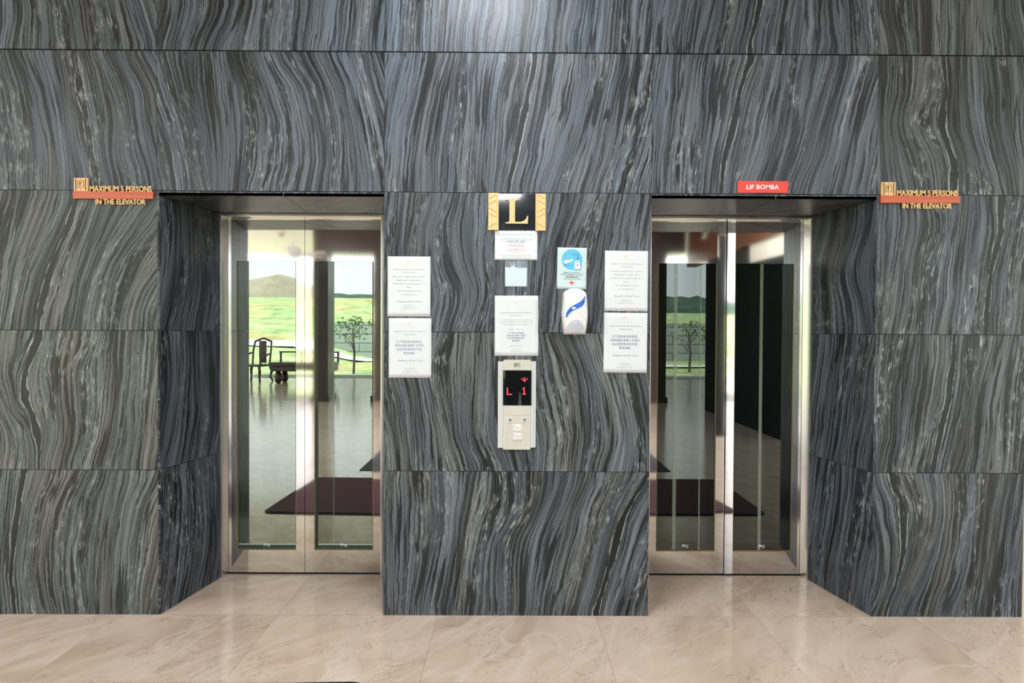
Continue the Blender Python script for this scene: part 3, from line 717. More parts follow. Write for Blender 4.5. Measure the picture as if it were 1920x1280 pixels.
def occupancy_sign(ox, oz, label):
    """ox, oz: lower left corner of the bar"""
    s = empty('occupancy_sign', (ox, 0, oz))
    tag(s, label, 'sign', 'timber occupancy signs')
    box('red_bar', 0, 0.3880, -0.014, -0.0005, 0, 0.0360, REDWOOD, s, bevel=0.0012)
    p = box('emblem_plaque', 0.004, 0.0715, -0.012, -0.0005, 0.0365, 0.1010, BRASS, s, bevel=0.001)
    bm = bmesh.new()
    y0, y1 = -0.0130, -0.0122
    bx(bm, 0.0115, 0.0155, y0, y1, 0.040, 0.097); bx(bm, 0.0590, 0.0630, y0, y1, 0.040, 0.097)
    for a, b, c, d in ((0.0225, 0.0245, 0.0520, 0.0870), (0.0505, 0.0525, 0.0520, 0.0870), (0.0245, 0.0505, 0.0520, 0.0540), (0.0245, 0.0505, 0.0850, 0.0870)):
        bx(bm, a, b, y0, y1, c, d)
    lathe(bm, [(0.0024, y0), (0.0024, y1)], (0.0375, 0, 0.0940), 8, 'Y'); lathe(bm, [(0.0024, y0), (0.0024, y1)], (0.0375, 0, 0.0440), 8, 'Y')
    # the small figure with a raised arm
    lathe(bm, [(0.0022, y0), (0.0022, y1)], (0.0345, 0, 0.0800), 8, 'Y')
    prism(bm, [(0.0305, 0.0770), (0.0430, 0.0785), (0.0430, 0.0770), (0.0372, 0.0745), (0.0362, 0.0580), (0.0335, 0.0580), (0.0325, 0.0720), (0.0300, 0.0680)], y0, y1)
    obj('engraving', bm, SLOT, p)
    t = text_mesh(None, [('MAXIMUM 5 PERSONS', 0.0795, 0.0362, 0.0268, 0.3010, 'L', 0)], 0.005, 0.022)
    o = obj('lettering', t, BRASS, s); o.location = (0, -0.0055, 0)
    t = text_mesh(None, [('IN THE ELEVATOR', 0.1080, -0.0252, 0.0248, 0.2430, 'L', 0)], 0.005, 0.022)
    o = obj('lettering', t, BRASS, s); o.location = (0, -0.0055, 0)
    return s


occupancy_sign(-2.1251, 2.0393, 'timber lettered occupancy sign with red bar left of the left lift')
occupancy_sign(1.8140, 2.0417, 'timber lettered occupancy sign with red bar right of the right lift')

# red plate over the right lift
s = empty('fire_lift_sign', (1.1153, 0, 2.0888)); tag(s, 'small bright red plate reading LIF BOMBA over the right lift', 'sign')
box('red_plate', 0, 0.2456, -0.004, -0.0005, 0, 0.0571, simple('signal_red_plastic', (0.90, 0.042, 0.020), 0.35, var=0.02), s, bevel=0.0006)
o = obj('lettering', text_mesh(None, [('LIF BOMBA', 0.1222, 0.0185, 0.0205, 0.1600, 'C', 0)], bold=0.02), simple('white_lettering', (0.85, 0.83, 0.82), 0.4), s)
o.location = (0, -0.0046, 0)

# floor sign with the letter L
s = empty('floor_letter_sign', (-0.1051, 0, 1.8995)); tag(s, 'black glass floor sign with a timber letter L and carved side strips', 'sign')
box('black_panel', 0.0500, 0.2300, -0.006, -0.0005, 0.003, 0.1765, simple('glossy_black_panel', (0.018, 0.022, 0.026), 0.06, var=0.05), s)
BRASS_L = wood_material('pale_carved_timber', rgb(218, 182, 124), rgb(236, 206, 150), 1.0, 0.45, 'Z')
CARVE = simple('carved_groove_brown', rgb(176, 128, 66), 0.6)
for side, x0 in ((0, 0.0), (1, 0.2300)):
    zt = 0.1795 - 0.003 * side
    st = box('side_strip', x0, x0 + 0.0500, -0.014, -0.0005, -0.001 - 0.002 * side, zt, BRASS_L, s, bevel=0.0012)
    bm = bmesh.new()
    gx = x0 + (0.0405 if side == 0 else 0.0085)
    bx(bm, gx, gx + 0.0010, -0.0146, -0.0141, 0.0, zt - 0.002)
    lo, hi = (x0 + 0.003, x0 + 0.039) if side == 0 else (x0 + 0.010, x0 + 0.047)
    for zc, up in ((0.160, 1), (0.134, 1), (0.096, -1), (0.071, -1), (0.022, 1)):
        if side: up = -up
        pts = []
        for i in range(11):
            f = i / 10; k = 0.5 - 0.5 * math.cos(math.pi * min(max((f - 0.12) / 0.72, 0), 1))
            pts.append((lo + (hi - lo) * f, -0.0145, zc + up * (k - 0.5) * 0.014))
        tube(bm, pts, 0.0011, 6)
    obj('carved_waves', bm, CARVE, st)
# the serif letter, drawn as an outline (bracketed serifs, curved foot)
k = 0.1103 / 0.68
pts = [(0.0, 1.0), (0.41, 1.0), (0.41, 0.955), (0.335, 0.945), (0.30, 0.92), (0.285, 0.87), (0.285, 0.075), (0.40, 0.068), (0.50, 0.085), (0.57, 0.13), (0.62, 0.20), (0.655, 0.32), (0.685, 0.32), (0.672, 0.0),
       (0.0, 0.0), (0.0, 0.048), (0.075, 0.055), (0.105, 0.075), (0.118, 0.12), (0.118, 0.87), (0.105, 0.925), (0.075, 0.945), (0.0, 0.955)]
bm = bmesh.new(); prism(bm, [(0.0837 + x * 0.162, 0.0308 + z * 0.1192) for x, z in pts], -0.016, -0.0065)
bm.normal_update()
bmesh.ops.triangulate(bm, faces=[f for f in bm.faces if len(f.verts) > 4], ngon_method='EAR_CLIP')
obj('letter_l', bm, BRASS_L, s)


# ------------------------------------------------------------------ notices
def sheet(name, x0, x1, z0, z1, tilt, label, cat, mat, group=None, y=-0.0012, curl=0.002, seed=0, thick=0.0004):
    w, h = x1 - x0, z1 - z0
    s = empty(name, ((x0 + x1) / 2, y, (z0 + z1) / 2)); s.rotation_euler = (0, tilt, 0)
    tag(s, label, cat, group)
    bm = bmesh.new(); nx, nz = 10, 14
    F = lambda x, z: -abs(mnoise.noise(Vector((x * 16 + seed, z * 9, seed)))) * curl
    V = [[bm.verts.new((-w / 2 + w * i / nx, F(-w / 2 + w * i / nx, -h / 2 + h * j / nz), -h / 2 + h * j / nz)) for i in range(nx + 1)] for j in range(nz + 1)]
    for j in range(nz):
        for i in range(nx): bm.faces.new([V[j][i], V[j][i + 1], V[j + 1][i + 1], V[j + 1][i]])
    o = obj('paper', bm, mat, s, smooth=True)
    so = o.modifiers.new('thickness', 'SOLIDIFY'); so.thickness = thick; so.offset = 1
    return s, w, h, F


def notice(x0, x1, z0, z1, tilt, label, lines, mats, name='notice_sheet', mat=None, seed=0, group=None, curl=0.0015):
    s, w, h, F = sheet(name, x0, x1, z0, z1, tilt, label, 'notice', mat or PAPER, group, seed=seed, curl=curl)
    groups = []
    for ln in lines:   # one printed block for every run of close lines
        if groups and ln[2] - groups[-1][-1][2] < 0.068: groups[-1].append(ln)
        else: groups.append([ln])
    for gp in groups:
        bm = text_mesh(None, [(t, x * w / 2, h * (0.5 - z), ch, wd and wd * w, 'C', mi) for t, x, z, ch, wd, mi in gp])
        for v in bm.verts: v.co.y = F(v.co.x, v.co.z) - 0.0007
        obj('printed_text', bm, mats, s)
    return s, w, h, F


ENG = [('K', 0.0, 0.125, 0.022, None, 2), ('KINGSTON', 0.02, 0.152, 0.0038, 0.22, 2),
       ('Kingston Hotel KL @ Sri Damansara,', 0.02, 0.225, 0.0052, 0.74, 0), ('Kuala Lumpur', 0.02, 0.270, 0.0052, 0.30, 0),
       ('For your safety and comfort,', 0.02, 0.347, 0.0066, 0.76, 0), ('maximum occupancy is', 0.02, 0.405, 0.0066, 0.62, 0),
       ('limited to 5 person(s) at a', 0.02, 0.463, 0.0066, 0.74, 0), ('time.', 0.0, 0.522, 0.0066, 0.13, 0),
       ('We apologize for any', 0.02, 0.582, 0.0066, 0.56, 0), ('inconvenience.', 0.02, 0.643, 0.0066, 0.38, 0),
       ('Kingston Hotel Team', 0.04, 0.762, 0.0078, 0.58, 0), ('@ kingstonhotel', 0.0, 0.815, 0.0036, 0.23, 0),
       ('@ kingstonhotelkl', 0.0, 0.846, 0.0036, 0.27, 0), ('@ www.kingstonhotel.com.my', 0.0, 0.876, 0.0036, 0.40, 0)]
CHI = [('K', 0.0, 0.125, 0.022, None, 2), ('KINGSTON', 0.02, 0.162, 0.0038, 0.22, 2),
       ('Kingston Hotel KL @ Sri Damansara,', 0.02, 0.230, 0.0052, 0.74, 0), ('Kuala Lumpur', 0.02, 0.280, 0.0052, 0.30, 0),
       ('为了您的安全和舒适，', -0.02, 0.415, 0.0100, 0.60, 1), ('电梯内最多限乘５位贵宾。', 0.0, 0.478, 0.0100, 0.70, 1),
       ('由此给您带来的不便，', -0.02, 0.542, 0.0100, 0.60, 1), ('敬请谅解。', -0.02, 0.605, 0.0100, 0.28, 1),
       ('Kingston Hotel Team', 0.02, 0.725, 0.0078, 0.58, 0), ('@ kingstonhotel', 0.0, 0.852, 0.0036, 0.23, 0),
       ('@ kingstonhotelkl', 0.0, 0.886, 0.0036, 0.27, 0), ('@ www.kingstonhotel.com.my', 0.0, 0.920, 0.0036, 0.40, 0)]
BOTH = [('K', 0.0, 0.135, 0.014, None, 2), ('Kingston Hotel KL @ Sri Damansara,', 0.0, 0.293, 0.0048, 0.74, 0), ('Kuala Lumpur', 0.0, 0.338, 0.0048, 0.28, 0),
        ('For your safety and comfort, maximum', 0.0, 0.408, 0.0046, 0.70, 0), ('occupancy is limited to 5 person(s) at a time.', 0.0, 0.448, 0.0046, 0.78, 0),
        ('We apologize for any inconvenience.', 0.0, 0.488, 0.0046, 0.60, 0), ('Kingston Hotel Team', 0.0, 0.563, 0.0042, 0.32, 0),
        ('为了您的安全和舒适，', -0.02, 0.632, 0.0068, 0.38, 1), ('电梯内最多限乘５位贵宾。', 0.0, 0.675, 0.0068, 0.44, 1),
        ('由此给您带来的不便，', -0.02, 0.718, 0.0068, 0.38, 1), ('敬请谅解。', -0.02, 0.760, 0.0068, 0.18, 1),
        ('Kingston Hotel Team', 0.0, 0.838, 0.0044, 0.33, 0), ('@ kingstonhotel', 0.0, 0.895, 0.0034, 0.22, 0), ('@ kingstonhotelkl', 0.0, 0.930, 0.0034, 0.26, 0)]
IM = [INK, INK_B, INK_GOLD]
GP = 'white hotel notices taped beside the lifts'
notice(-0.5975, -0.3877, 1.4747, 1.7688, 0.0, 'white English notice above the Chinese one beside the left lift', ENG, IM, seed=1, group=GP)
notice(-0.5917, -0.3829, 1.1748, 1.4672, 0.0, 'white Chinese notice below the English one beside the left lift', CHI, IM, seed=2, group=GP)
notice(0.4665, 0.6785, 1.5063, 1.8020, 0.006, 'white English notice above the Chinese one beside the right lift', ENG, IM, seed=3, group=GP)
notice(0.4640, 0.6775, 1.2046, 1.4986, 0.006, 'white Chinese notice below the English one beside the right lift', CHI, IM, seed=4, group=GP)
notice(-0.0715, 0.1421, 1.2848, 1.5796, -0.004, 'white two-language notice directly above the lift call panel', BOTH, IM, seed=5, group=GP, curl=0.005)
TECH = [('EHP TECHNOLOGY SDN. BHD.', 0.12, 0.155, 0.0058, 0.72, 3), ('In case of any lift breakdown, please contact:', 0.0, 0.292, 0.0052, 0.80, 4),
        ('Sekiranya lif rosak, sila hubungi talian kecemasan', 0.0, 0.345, 0.0034, 0.80, 1), ('若电梯发生故障，请联络', 0.0, 0.395, 0.0056, 0.42, 4),
        ('(24 hours hotline)', 0.0, 0.450, 0.0040, 0.34, 0), ('1700818122', 0.0, 0.550, 0.0092, 0.38, 5), ('(24 HOURS)', 0.0, 0.620, 0.0036, 0.22, 1),
        ('010-368 1171', 0.0, 0.700, 0.0092, 0.42, 5), ('(24 HOURS)', 0.0, 0.775, 0.0036, 0.22, 1), ('Office Hour: Monday - Friday 9.00am - 6.00pm', 0.0, 0.868, 0.0046, 0.74, 4), ('03-6156 8777 (Monday - Friday)', 0.0, 0.935, 0.0052, 0.68, 3)]
s, w, h, F = notice(-0.0730, 0.1356, 1.7545, 1.8980, 0.0, 'white landscape lift breakdown notice under the letter L sign', TECH,
                    [INK, INK_B, INK_GOLD, INK_CYAN, INK_DARK, INK_RED], seed=6, curl=0.0008)
bm = bmesh.new()
for i in range(16):   # small oval badge
    a, b = 2 * math.pi * i / 16, 2 * math.pi * (i + 1) / 16
    q = [(math.cos(t) * rr * 0.013 - 0.078, math.sin(t) * rr * 0.0065 + 0.051) for t, rr in ((a, 1), (b, 1), (b, 0.85), (a, 0.85))]
    bm.faces.new([bm.verts.new((x, F(x, z) - 0.0008, z)) for x, z in q])
obj('company_badge', bm, INK_CYAN, s)

# white card under clear tape
s = empty('taped_cover', (0.0313, 0, 1.6866)); tag(s, 'blank white card held under clear tape between the two middle notices', 'card')
bm = bmesh.new()
pts = [(-0.052, -0.061), (0.048, -0.0615), (0.052, -0.057), (0.053, 0.030), (0.030, 0.029), (0.010, 0.0285), (-0.005, 0.034), (-0.018, 0.039), (-0.030, 0.030), (-0.053, 0.033)]
prism(bm, pts, -0.0050, -0.0006)
obj('white_card', bm, simple('blank_white_card', (0.84, 0.85, 0.86), 0.4, var=0.01), s, bevel=0.0006)
tp = NT('clear_tape'); tr = tp.n('ShaderNodeBsdfTransparent'); tr.inputs[0].default_value = (0.93, 0.97, 1.0, 1)
gl = tp.n('ShaderNodeBsdfGlossy'); gl.inputs['Roughness'].default_value = 0.15; mx = tp.n('ShaderNodeMixShader'); mx.inputs[0].default_value = 0.10
tp.t.links.new(tr.outputs[0], mx.inputs[1]); tp.t.links.new(gl.outputs[0], mx.inputs[2]); tp.t.links.new(mx.outputs[0], tp.out.inputs[0])
box('clear_tape', -0.055, 0.057, -0.0058, -0.0054, -0.0632, 0.0640, tp.m, s)
bm = bmesh.new()
for a, b in (((-0.020, 0.036), (-0.030, 0.052)), ((-0.016, 0.036), (-0.014, 0.056)), ((-0.010, 0.034), (-0.004, 0.046))):
    tube(bm, [(a[0], -0.0066, a[1]), ((a[0] + b[0]) / 2 + 0.002, -0.0066, (a[1] + b[1]) / 2), (b[0], -0.0066, b[1])], 0.0009, 5)
obj('torn_edge', bm, simple('torn_paper_white', (0.8, 0.85, 0.85), 0.5), s)

# sanitiser poster
POST = simple('pale_mint_poster', rgb(196, 216, 216), 0.35, var=0.01)
s, w, h, F = sheet('sanitiser_poster', 0.2330, 0.3775, 1.6133, 1.8163, 0.012, 'pale mint hand sanitiser poster with blue circle above the dispenser', 'poster', POST, seed=7, curl=0.0004)


def disc(bm, cx, cz, r, y, n=40, mi=0, sx=1.0):
    f = bm.faces.new([bm.verts.new((cx + sx * r * math.cos(2 * math.pi * k / n), y, cz + r * math.sin(2 * math.pi * k / n))) for k in range(n)]); f.material_index = mi


def poly(bm, pts, y, mi=0):
    f = bm.faces.new([bm.verts.new((x, y, z)) for x, z in pts]); f.material_index = mi


PM = [simple('poster_sky_blue', rgb(92, 184, 220), 0.35), simple('poster_white', rgb(226, 240, 246), 0.4), simple('poster_pink', rgb(232, 196, 196), 0.4),
      simple('poster_deep_blue', rgb(58, 126, 164), 0.4), simple('poster_red', rgb(238, 98, 96), 0.4), simple('poster_light_blue', rgb(150, 214, 236), 0.4), simple('poster_grey_ink', rgb(92, 104, 108), 0.4)]
bm = bmesh.new(); y = -0.0010
disc(bm, 0.000, 0.043, 0.0535, y, mi=1); disc(bm, 0.000, 0.043, 0.0515, y - 0.0001, mi=0)
for cx, cz, r in ((-0.027, 0.058, 0.0025), (-0.010, 0.061, 0.0035), (-0.040, 0.049, 0.0025), (0.004, 0.032, 0.002), (-0.024, 0.016, 0.0026), (0.022, 0.074, 0.002)): disc(bm, cx, cz, r, y - 0.0002, 12, 5)
poly(bm, [(-0.043, 0.033), (-0.034, 0.040), (-0.022, 0.041), (-0.012, 0.040), (0.000, 0.046), (0.008, 0.044), (0.000, 0.036), (-0.012, 0.029), (-0.028, 0.026), (-0.032, 0.020), (-0.036, 0.028)], y - 0.0003, 1)
poly(bm, [(-0.035, 0.034), (-0.026, 0.038), (-0.013, 0.037), (-0.002, 0.041), (-0.010, 0.033), (-0.026, 0.029)], y - 0.0004, 2)
poly(bm, [(-0.038, 0.020), (-0.030, 0.018), (-0.008, 0.018), (-0.008, 0.0165), (-0.030, 0.0155), (-0.040, 0.010)], y - 0.0004, 3)
poly(bm, [(0.011, -0.006), (0.044, -0.006), (0.044, 0.032), (0.036, 0.041), (0.020, 0.041), (0.011, 0.034)], y - 0.0003, 5)
poly(bm, [(0.013, -0.008), (0.044, -0.008), (0.047, 0.020), (0.044, 0.036), (0.0415, 0.034), (0.0425, -0.005), (0.013, -0.005)], y - 0.00045, 3)
poly(bm, [(0.016, -0.002), (0.040, -0.002), (0.040, 0.027), (0.016, 0.027)], y - 0.0005, 1)
poly(bm, [(0.026, 0.041), (0.031, 0.041), (0.031, 0.068), (0.026, 0.068)], y - 0.0003, 3); poly(bm, [(0.000, 0.066), (0.033, 0.066), (0.033, 0.0695), (0.004, 0.0695)], y - 0.0004, 3)
poly(bm, [(0.022, 0.048), (0.036, 0.048), (0.036, 0.052), (0.022, 0.052)], y - 0.0004, 3)
poly(bm, [(0.019, 0.0155), (0.037, 0.0155), (0.037, 0.0185), (0.019, 0.0185)], y - 0.0006, 4); poly(bm, [(0.0265, 0.010), (0.0295, 0.010), (0.0295, 0.024), (0.0265, 0.024)], y - 0.0007, 4)
# red double arrow
poly(bm, [(0.0, -0.082), (-0.013, -0.069), (-0.009, -0.064), (-0.003, -0.069), (-0.003, -0.061), (0.003, -0.061), (0.003, -0.069), (0.009, -0.064), (0.013, -0.069)], y - 0.0002, 4)
obj('poster_picture', bm, PM, s)
bm = text_mesh(None, [('MENCUCI TANGAN', 0.000, -0.0235, 0.0054, 0.078, 'C', 0), ('DENGAN PEMBERSIH TANGAN', 0.0, -0.0330, 0.0054, 0.108, 'C', 0),
                      ('请用消毒液清洁手部', 0.001, -0.0460, 0.0072, 0.064, 'C', 0), ('CLEAN HANDS WITH SANITISER', 0.002, -0.0545, 0.0042, 0.088, 'C', 0)], bold=0.01)
o = obj('printed_text', bm, PM[6], s); o.location = (0, -0.0012, 0)

# ------------------------------------------------------------------ sanitiser dispenser
s = empty('sanitiser_dispenser', (0.3172, 0, 1.5030)); tag(s, 'white wall mounted hand sanitiser dispenser with blue swoosh and grey push bar', 'dispenser')
W_ = simple('gloss_white_plastic', (0.74, 0.74, 0.74), 0.25, var=0.01)


def outline(t, k=1.0):
    """half width of the body at height t (-1 bottom .. 1 top)"""
    if t > 0.72: return k * (0.058 * math.sqrt(max(0.0, 1 - ((t - 0.72) / 0.28) ** 2)) * 0.62 + 0.058 * 0.38 * (1 - ((t - 0.72) / 0.28) ** 4))
    if t > -0.1: return k * (0.058 + 0.007 * (0.72 - t) / 0.82)
    return k * (0.065 - 0.012 * ((-0.1 - t) / 0.9) ** 1.4)


bm = bmesh.new()
rings = []
ts = [-1 + 2 * i / 24 for i in range(25)]
for i, t in enumerate(ts):
    hw = max(outline(t), 0.022 if i == 24 else 0.0)
    dep = 0.082 * (1 - 0.55 * max(0, (t - 0.55) / 0.45) ** 2) * (1 - 0.25 * max(0, (-t - 0.75) / 0.25) ** 2)
    ring = []
    for kk in range(17):
        a = math.pi * kk / 16
        cx, cy = math.cos(a), math.sin(a)
        ring.append(bm.verts.new((hw * math.copysign(abs(cx) ** 0.45, cx), -0.0008 - dep * abs(cy) ** 0.55, 0.112 * t)))
    rings.append(ring)
for A, B in zip(rings, rings[1:]):
    for kk in range(16): bm.faces.new([A[kk], A[kk + 1], B[kk + 1], B[kk]])
    bm.faces.new([A[16], A[0], B[0], B[16]])
bm.faces.new(rings[0]); bm.faces.new(rings[-1][::-1])
body = obj('dispenser_body', bm, W_, s, smooth=True)
# blue swoosh badge, tapering to both ends and following the front
bm = bmesh.new(); prev = None
up = [(185, 775), (190, 690), (222, 630), (265, 578), (350, 510), (415, 475), (480, 440), (535, 408), (580, 370), (615, 325), (640, 268)]
dn = [(195, 797), (222, 752), (250, 720), (290, 672), (345, 632), (430, 592), (490, 566), (540, 540), (590, 500), (628, 440), (648, 290)]
for (xa, za), (xb, zb) in zip(up, dn):
    q = [((x - 422) * 0.000199, (637 - z) * 0.000199) for x, z in ((xa, za), (xb, zb))]
    cur = [bm.verts.new((x, -0.0838 + (abs(x) / 0.06) ** 4 * 0.004, z)) for x, z in q]
    if prev: bm.faces.new([prev[0], prev[1], cur[1], cur[0]])
    prev = cur
o = obj('blue_swoosh', bm, simple('swoosh_blue', (0.010, 0.115, 0.52), 0.15, var=0.25, scale=30), body)
so = o.modifiers.new('thickness', 'SOLIDIFY'); so.thickness = 0.002; so.offset = -1
bm = bmesh.new(); poly(bm, [(-0.0180, 0.0065), (-0.0165, 0.0205), (0.0030, 0.0175), (-0.0040, 0.0105)], -0.0862)
obj('clear_window', bm, simple('clear_window_white', (0.72, 0.78, 0.78), 0.2), body)
# domed grey push bar
bm = bmesh.new(); rings = []
for j in range(9):
    q = j / 8
    ring = []
    for kk in range(25):
        a = math.pi * kk / 24
        r = 0.0450 * math.cos(q * math.pi / 2)
        ring.append(bm.verts.new((r * math.cos(a) * 1.0, -0.078 - 0.016 * math.sin(q * math.pi / 2), -0.104 + r * math.sin(a) * 1.48)))
    rings.append(ring)
for A, B in zip(rings[:-1], rings[1:-1]):
    for kk in range(24): bm.faces.new([A[kk], A[kk + 1], B[kk + 1], B[kk]])
top = bm.verts.new((0, -0.094, -0.104))
for kk in range(24): bm.faces.new([rings[7][kk], rings[7][kk + 1], top])
bmesh.ops.delete(bm, geom=[v for v in rings[8]], context='VERTS')
obj('push_bar', bm, simple('grey_push_bar', rgb(176, 176, 182), 0.3, var=0.02), s, smooth=True)
bm = bmesh.new(); lathe(bm, [(0.007, -0.118), (0.008, -0.110)], (0.0, -0.045, 0.0), 12)
obj('nozzle', bm, INK_RED, s)

# ------------------------------------------------------------------ lift call panel
s = empty('lift_call_panel', (0.0385, 0, 0.8273)); tag(s, 'beige lift call panel with red dot-matrix display and four buttons', 'call panel')
PBEI = simple('champagne_metal', rgb(206, 201, 190), 0.42, 0.0, 0.03, 25)
PBEI2 = simple('pale_side_extrusion', rgb(208, 210, 208), 0.35, 0.0, 0.02, 25)
bm = bmesh.new()
x0, x1 = -0.0929, 0.0930
vprism(bm, [(x0, -0.0005), (x0, -0.020), (x0 + 0.006, -0.024), (x0 + 0.026, -0.024), (x0 + 0.026, -0.0005)], 0.008, 0.4300)
bx(bm, x0 + 0.012, x0 + 0.0135, -0.0246, -0.024, 0.008, 0.430)
obj('side_extrusion', bm, PBEI2, s)
bm = bmesh.new()
vprism(bm, [(x1, -0.0005), (x1, -0.014), (x1 - 0.010, -0.018), (x1 - 0.012, -0.024), (x1 - 0.026, -0.024), (x1 - 0.026, -0.0005)], 0.010, 0.4310)
bx(bm, x1 - 0.016, x1 - 0.0145, -0.0246, -0.024, 0.010, 0.431)
obj('side_extrusion', bm, PBEI2, s)
fx0, fx1 = x0 + 0.0265, x1 - 0.0265
face = box('face_plate', fx0, fx1, -0.027, -0.0005, 0.0, 0.4382, PBEI, s, bevel=0.0012)
bm = bmesh.new()
for z in (0.083, 0.127, 0.168): bx(bm, fx0 + 0.002, fx1 - 0.002, -0.0274, -0.0271, z, z + 0.0011)
obj('score_line', bm, simple('panel_score_line', rgb(184, 176, 164), 0.5), face)
sx0, sx1 = -0.0690, 0.0705
scr = box('display_screen', sx0, sx1, -0.0285, -0.0272, 0.2165, 0.3880, simple('black_glass_display', (0.006, 0.008, 0.008), 0.02, spec=0.8), s)
LED = emit('red_led', (1.0, 0.045, 0.06, 1), 2.2)


def dots(rows, cx, cz, pitch, r=0.42):
    bm = bmesh.new()
    nr, nc = len(rows), len(rows[0])
    for j, row in enumerate(rows):
        for i, ch in enumerate(row):
            if ch == '#':
                disc(bm, cx + (i - (nc - 1) / 2) * pitch, cz + ((nr - 1) / 2 - j) * pitch, pitch * r, -0.0288, 8)
    return bm


DW = simple('led_dot', (0.5, 0.02, 0.02), 0.4)
obj('led_letter', dots(['#....', '#....', '#....', '#....', '#....', '#....', '#####'], -0.0365, 0.2860, 0.0052, 0.5), LED, scr)
obj('led_digit', dots(['..#..', '.##..', '..#..', '..#..', '..#..', '..#..', '.###.'], 0.0350, 0.2875, 0.0052, 0.5), LED, scr)
obj('led_arrow', dots(['...#...', '#..#..#', '.#.#.#.', '..###..', '...#...'], 0.0360, 0.3430, 0.0045, 0.5), LED, scr)
# maker's emblem: two chevrons and a dotted bracket
bm = bmesh.new(); z = 0.4135
for x in (-0.0150, -0.0060):
    poly(bm, [(x, z), (x + 0.0045, z + 0.0100), (x + 0.0085, z + 0.0100), (x + 0.0040, z), (x + 0.0085, z - 0.0100), (x + 0.0045, z - 0.0100)], -0.0277)
disc(bm, 0.0055, z, 0.0030, -0.0277, 12)
poly(bm, [(0.0090, z + 0.0100), (0.0125, z + 0.0100), (0.0155, z + 0.0040), (0.0125, z + 0.0030)], -0.0277)
poly(bm, [(0.0090, z - 0.0100), (0.0125, z - 0.0100), (0.0160, z - 0.0030), (0.0125, z - 0.0020)], -0.0277)
obj('maker_emblem', bm, simple('emblem_black', (0.01, 0.01, 0.01), 0.4), face)
BTN = simple('satin_button_metal', rgb(222, 220, 214), 0.3, 0.0, 0.02)
for bxc, bz in ((-0.0325, 0.1455), (0.0378, 0.1470)):
    b = box('key_switch', bxc - 0.0122, bxc + 0.0122, -0.0300, -0.0272, bz - 0.0122, bz + 0.0122, BTN, s, bevel=0.001)
    bm = bmesh.new(); lathe(bm, [(0.0088, -0.0308), (0.0088, -0.0301)], (bxc, 0, bz), 20, 'Y')
    bx(bm, bxc - 0.0045, bxc + 0.0045, -0.0316, -0.0308, bz - 0.001, bz + 0.001)
    obj('key_barrel', bm, simple('grey_key_barrel', rgb(150, 152, 150), 0.35, 0.3), b)
for bz, up in ((0.1075, 1), (0.0655, -1)):
    bxc = 0.0035
    b = box('call_button', bxc - 0.0240, bxc + 0.0240, -0.0292, -0.0272, bz - 0.0190, bz + 0.0190, BTN, s, bevel=0.001)
    bm = bmesh.new(); prism(bm, [(bxc - 0.0145, bz - 0.0150), (bxc + 0.0145, bz - 0.0150), (bxc + 0.0145, bz + 0.0150), (bxc - 0.0145, bz + 0.0150)], -0.0325, -0.0293)
    cap = obj('button_cap', bm, simple('button_cap_white', rgb(230, 228, 220), 0.25), b, bevel=0.0015)
    bm = bmesh.new(); poly(bm, [(bxc - 0.004, bz - 0.002 * up), (bxc + 0.004, bz - 0.002 * up), (bxc, bz + 0.004 * up)], -0.0328)
    obj('arrow_mark', bm, simple('arrow_grey', rgb(120, 116, 108), 0.5), b)

# ------------------------------------------------------------------ the lobby behind the viewpoint, which the doors mirror
GRANITE = simple('brown_speckled_granite', rgb(72, 60, 52), 0.25, var=0.35, scale=90)
WOODF = wood_material('red_brown_timber_fascia', rgb(82, 46, 30), rgb(110, 66, 44), 1.0, 0.35, 'Y')
DARKW = simple('dark_panelled_wall', (0.010, 0.011, 0.013), 0.6, var=0.2, scale=3, spec=0.15)
n = 0
for x0, x1 in ((-3.90, -3.60), (-2.72, -2.20), (2.50, 3.12)):
    bm = bmesh.new(); bx(bm, x0, x1, -8.85, -8.40, 0.0, 2.96)
    bx(bm, x0 - 0.03, x1 + 0.03, -8.88, -8.37, 0.0, 0.12)
    n += 1
    tag(obj('granite_column', bm, GRANITE), ('brown granite column, outermost of the row at the left', 'brown granite column between the left doorway and the mat', 'brown granite column next to the dark side wall')[n - 1], 'column', kind='structure')
bm = bmesh.new(); bx(bm, -3.90, 3.50, -8.85, -8.40, 2.961, 3.599)
tag(obj('granite_beam', bm, GRANITE), 'brown granite beam across the lobby', 'beam', kind='structure')
tag(box('wall_side', 3.56, 3.70, -7.30, -4.05, 0.0, 2.70, DARKW), kind='structure')
tag(box('wall_side_bulkhead', 3.552, 3.70, -5.15, -4.05, 2.43, 2.699, CREAM), kind='structure')
tag(box('wall_side_fascia', 3.52, 3.70, -8.399, -4.05, 2.701, 3.599, WOODF), kind='structure')

# mats
MAT = simple('maroon_ribbed_mat', rgb(66, 27, 31), 0.95, var=0.25, scale=220)
MAT_E = simple('dark_mat_rubber_edge', rgb(24, 14, 14), 0.8)


def rounded(x0, x1, y0, y1, r, n=5):
    pts = []
    for cx, cy, a0 in ((x1 - r, y1 - r, 0), (x0 + r, y1 - r, 90), (x0 + r, y0 + r, 180), (x1 - r, y0 + r, 270)):
        for k in range(n + 1):
            a = math.radians(a0 + 90 * k / n); pts.append((cx + r * math.cos(a), cy + r * math.sin(a)))
    return pts


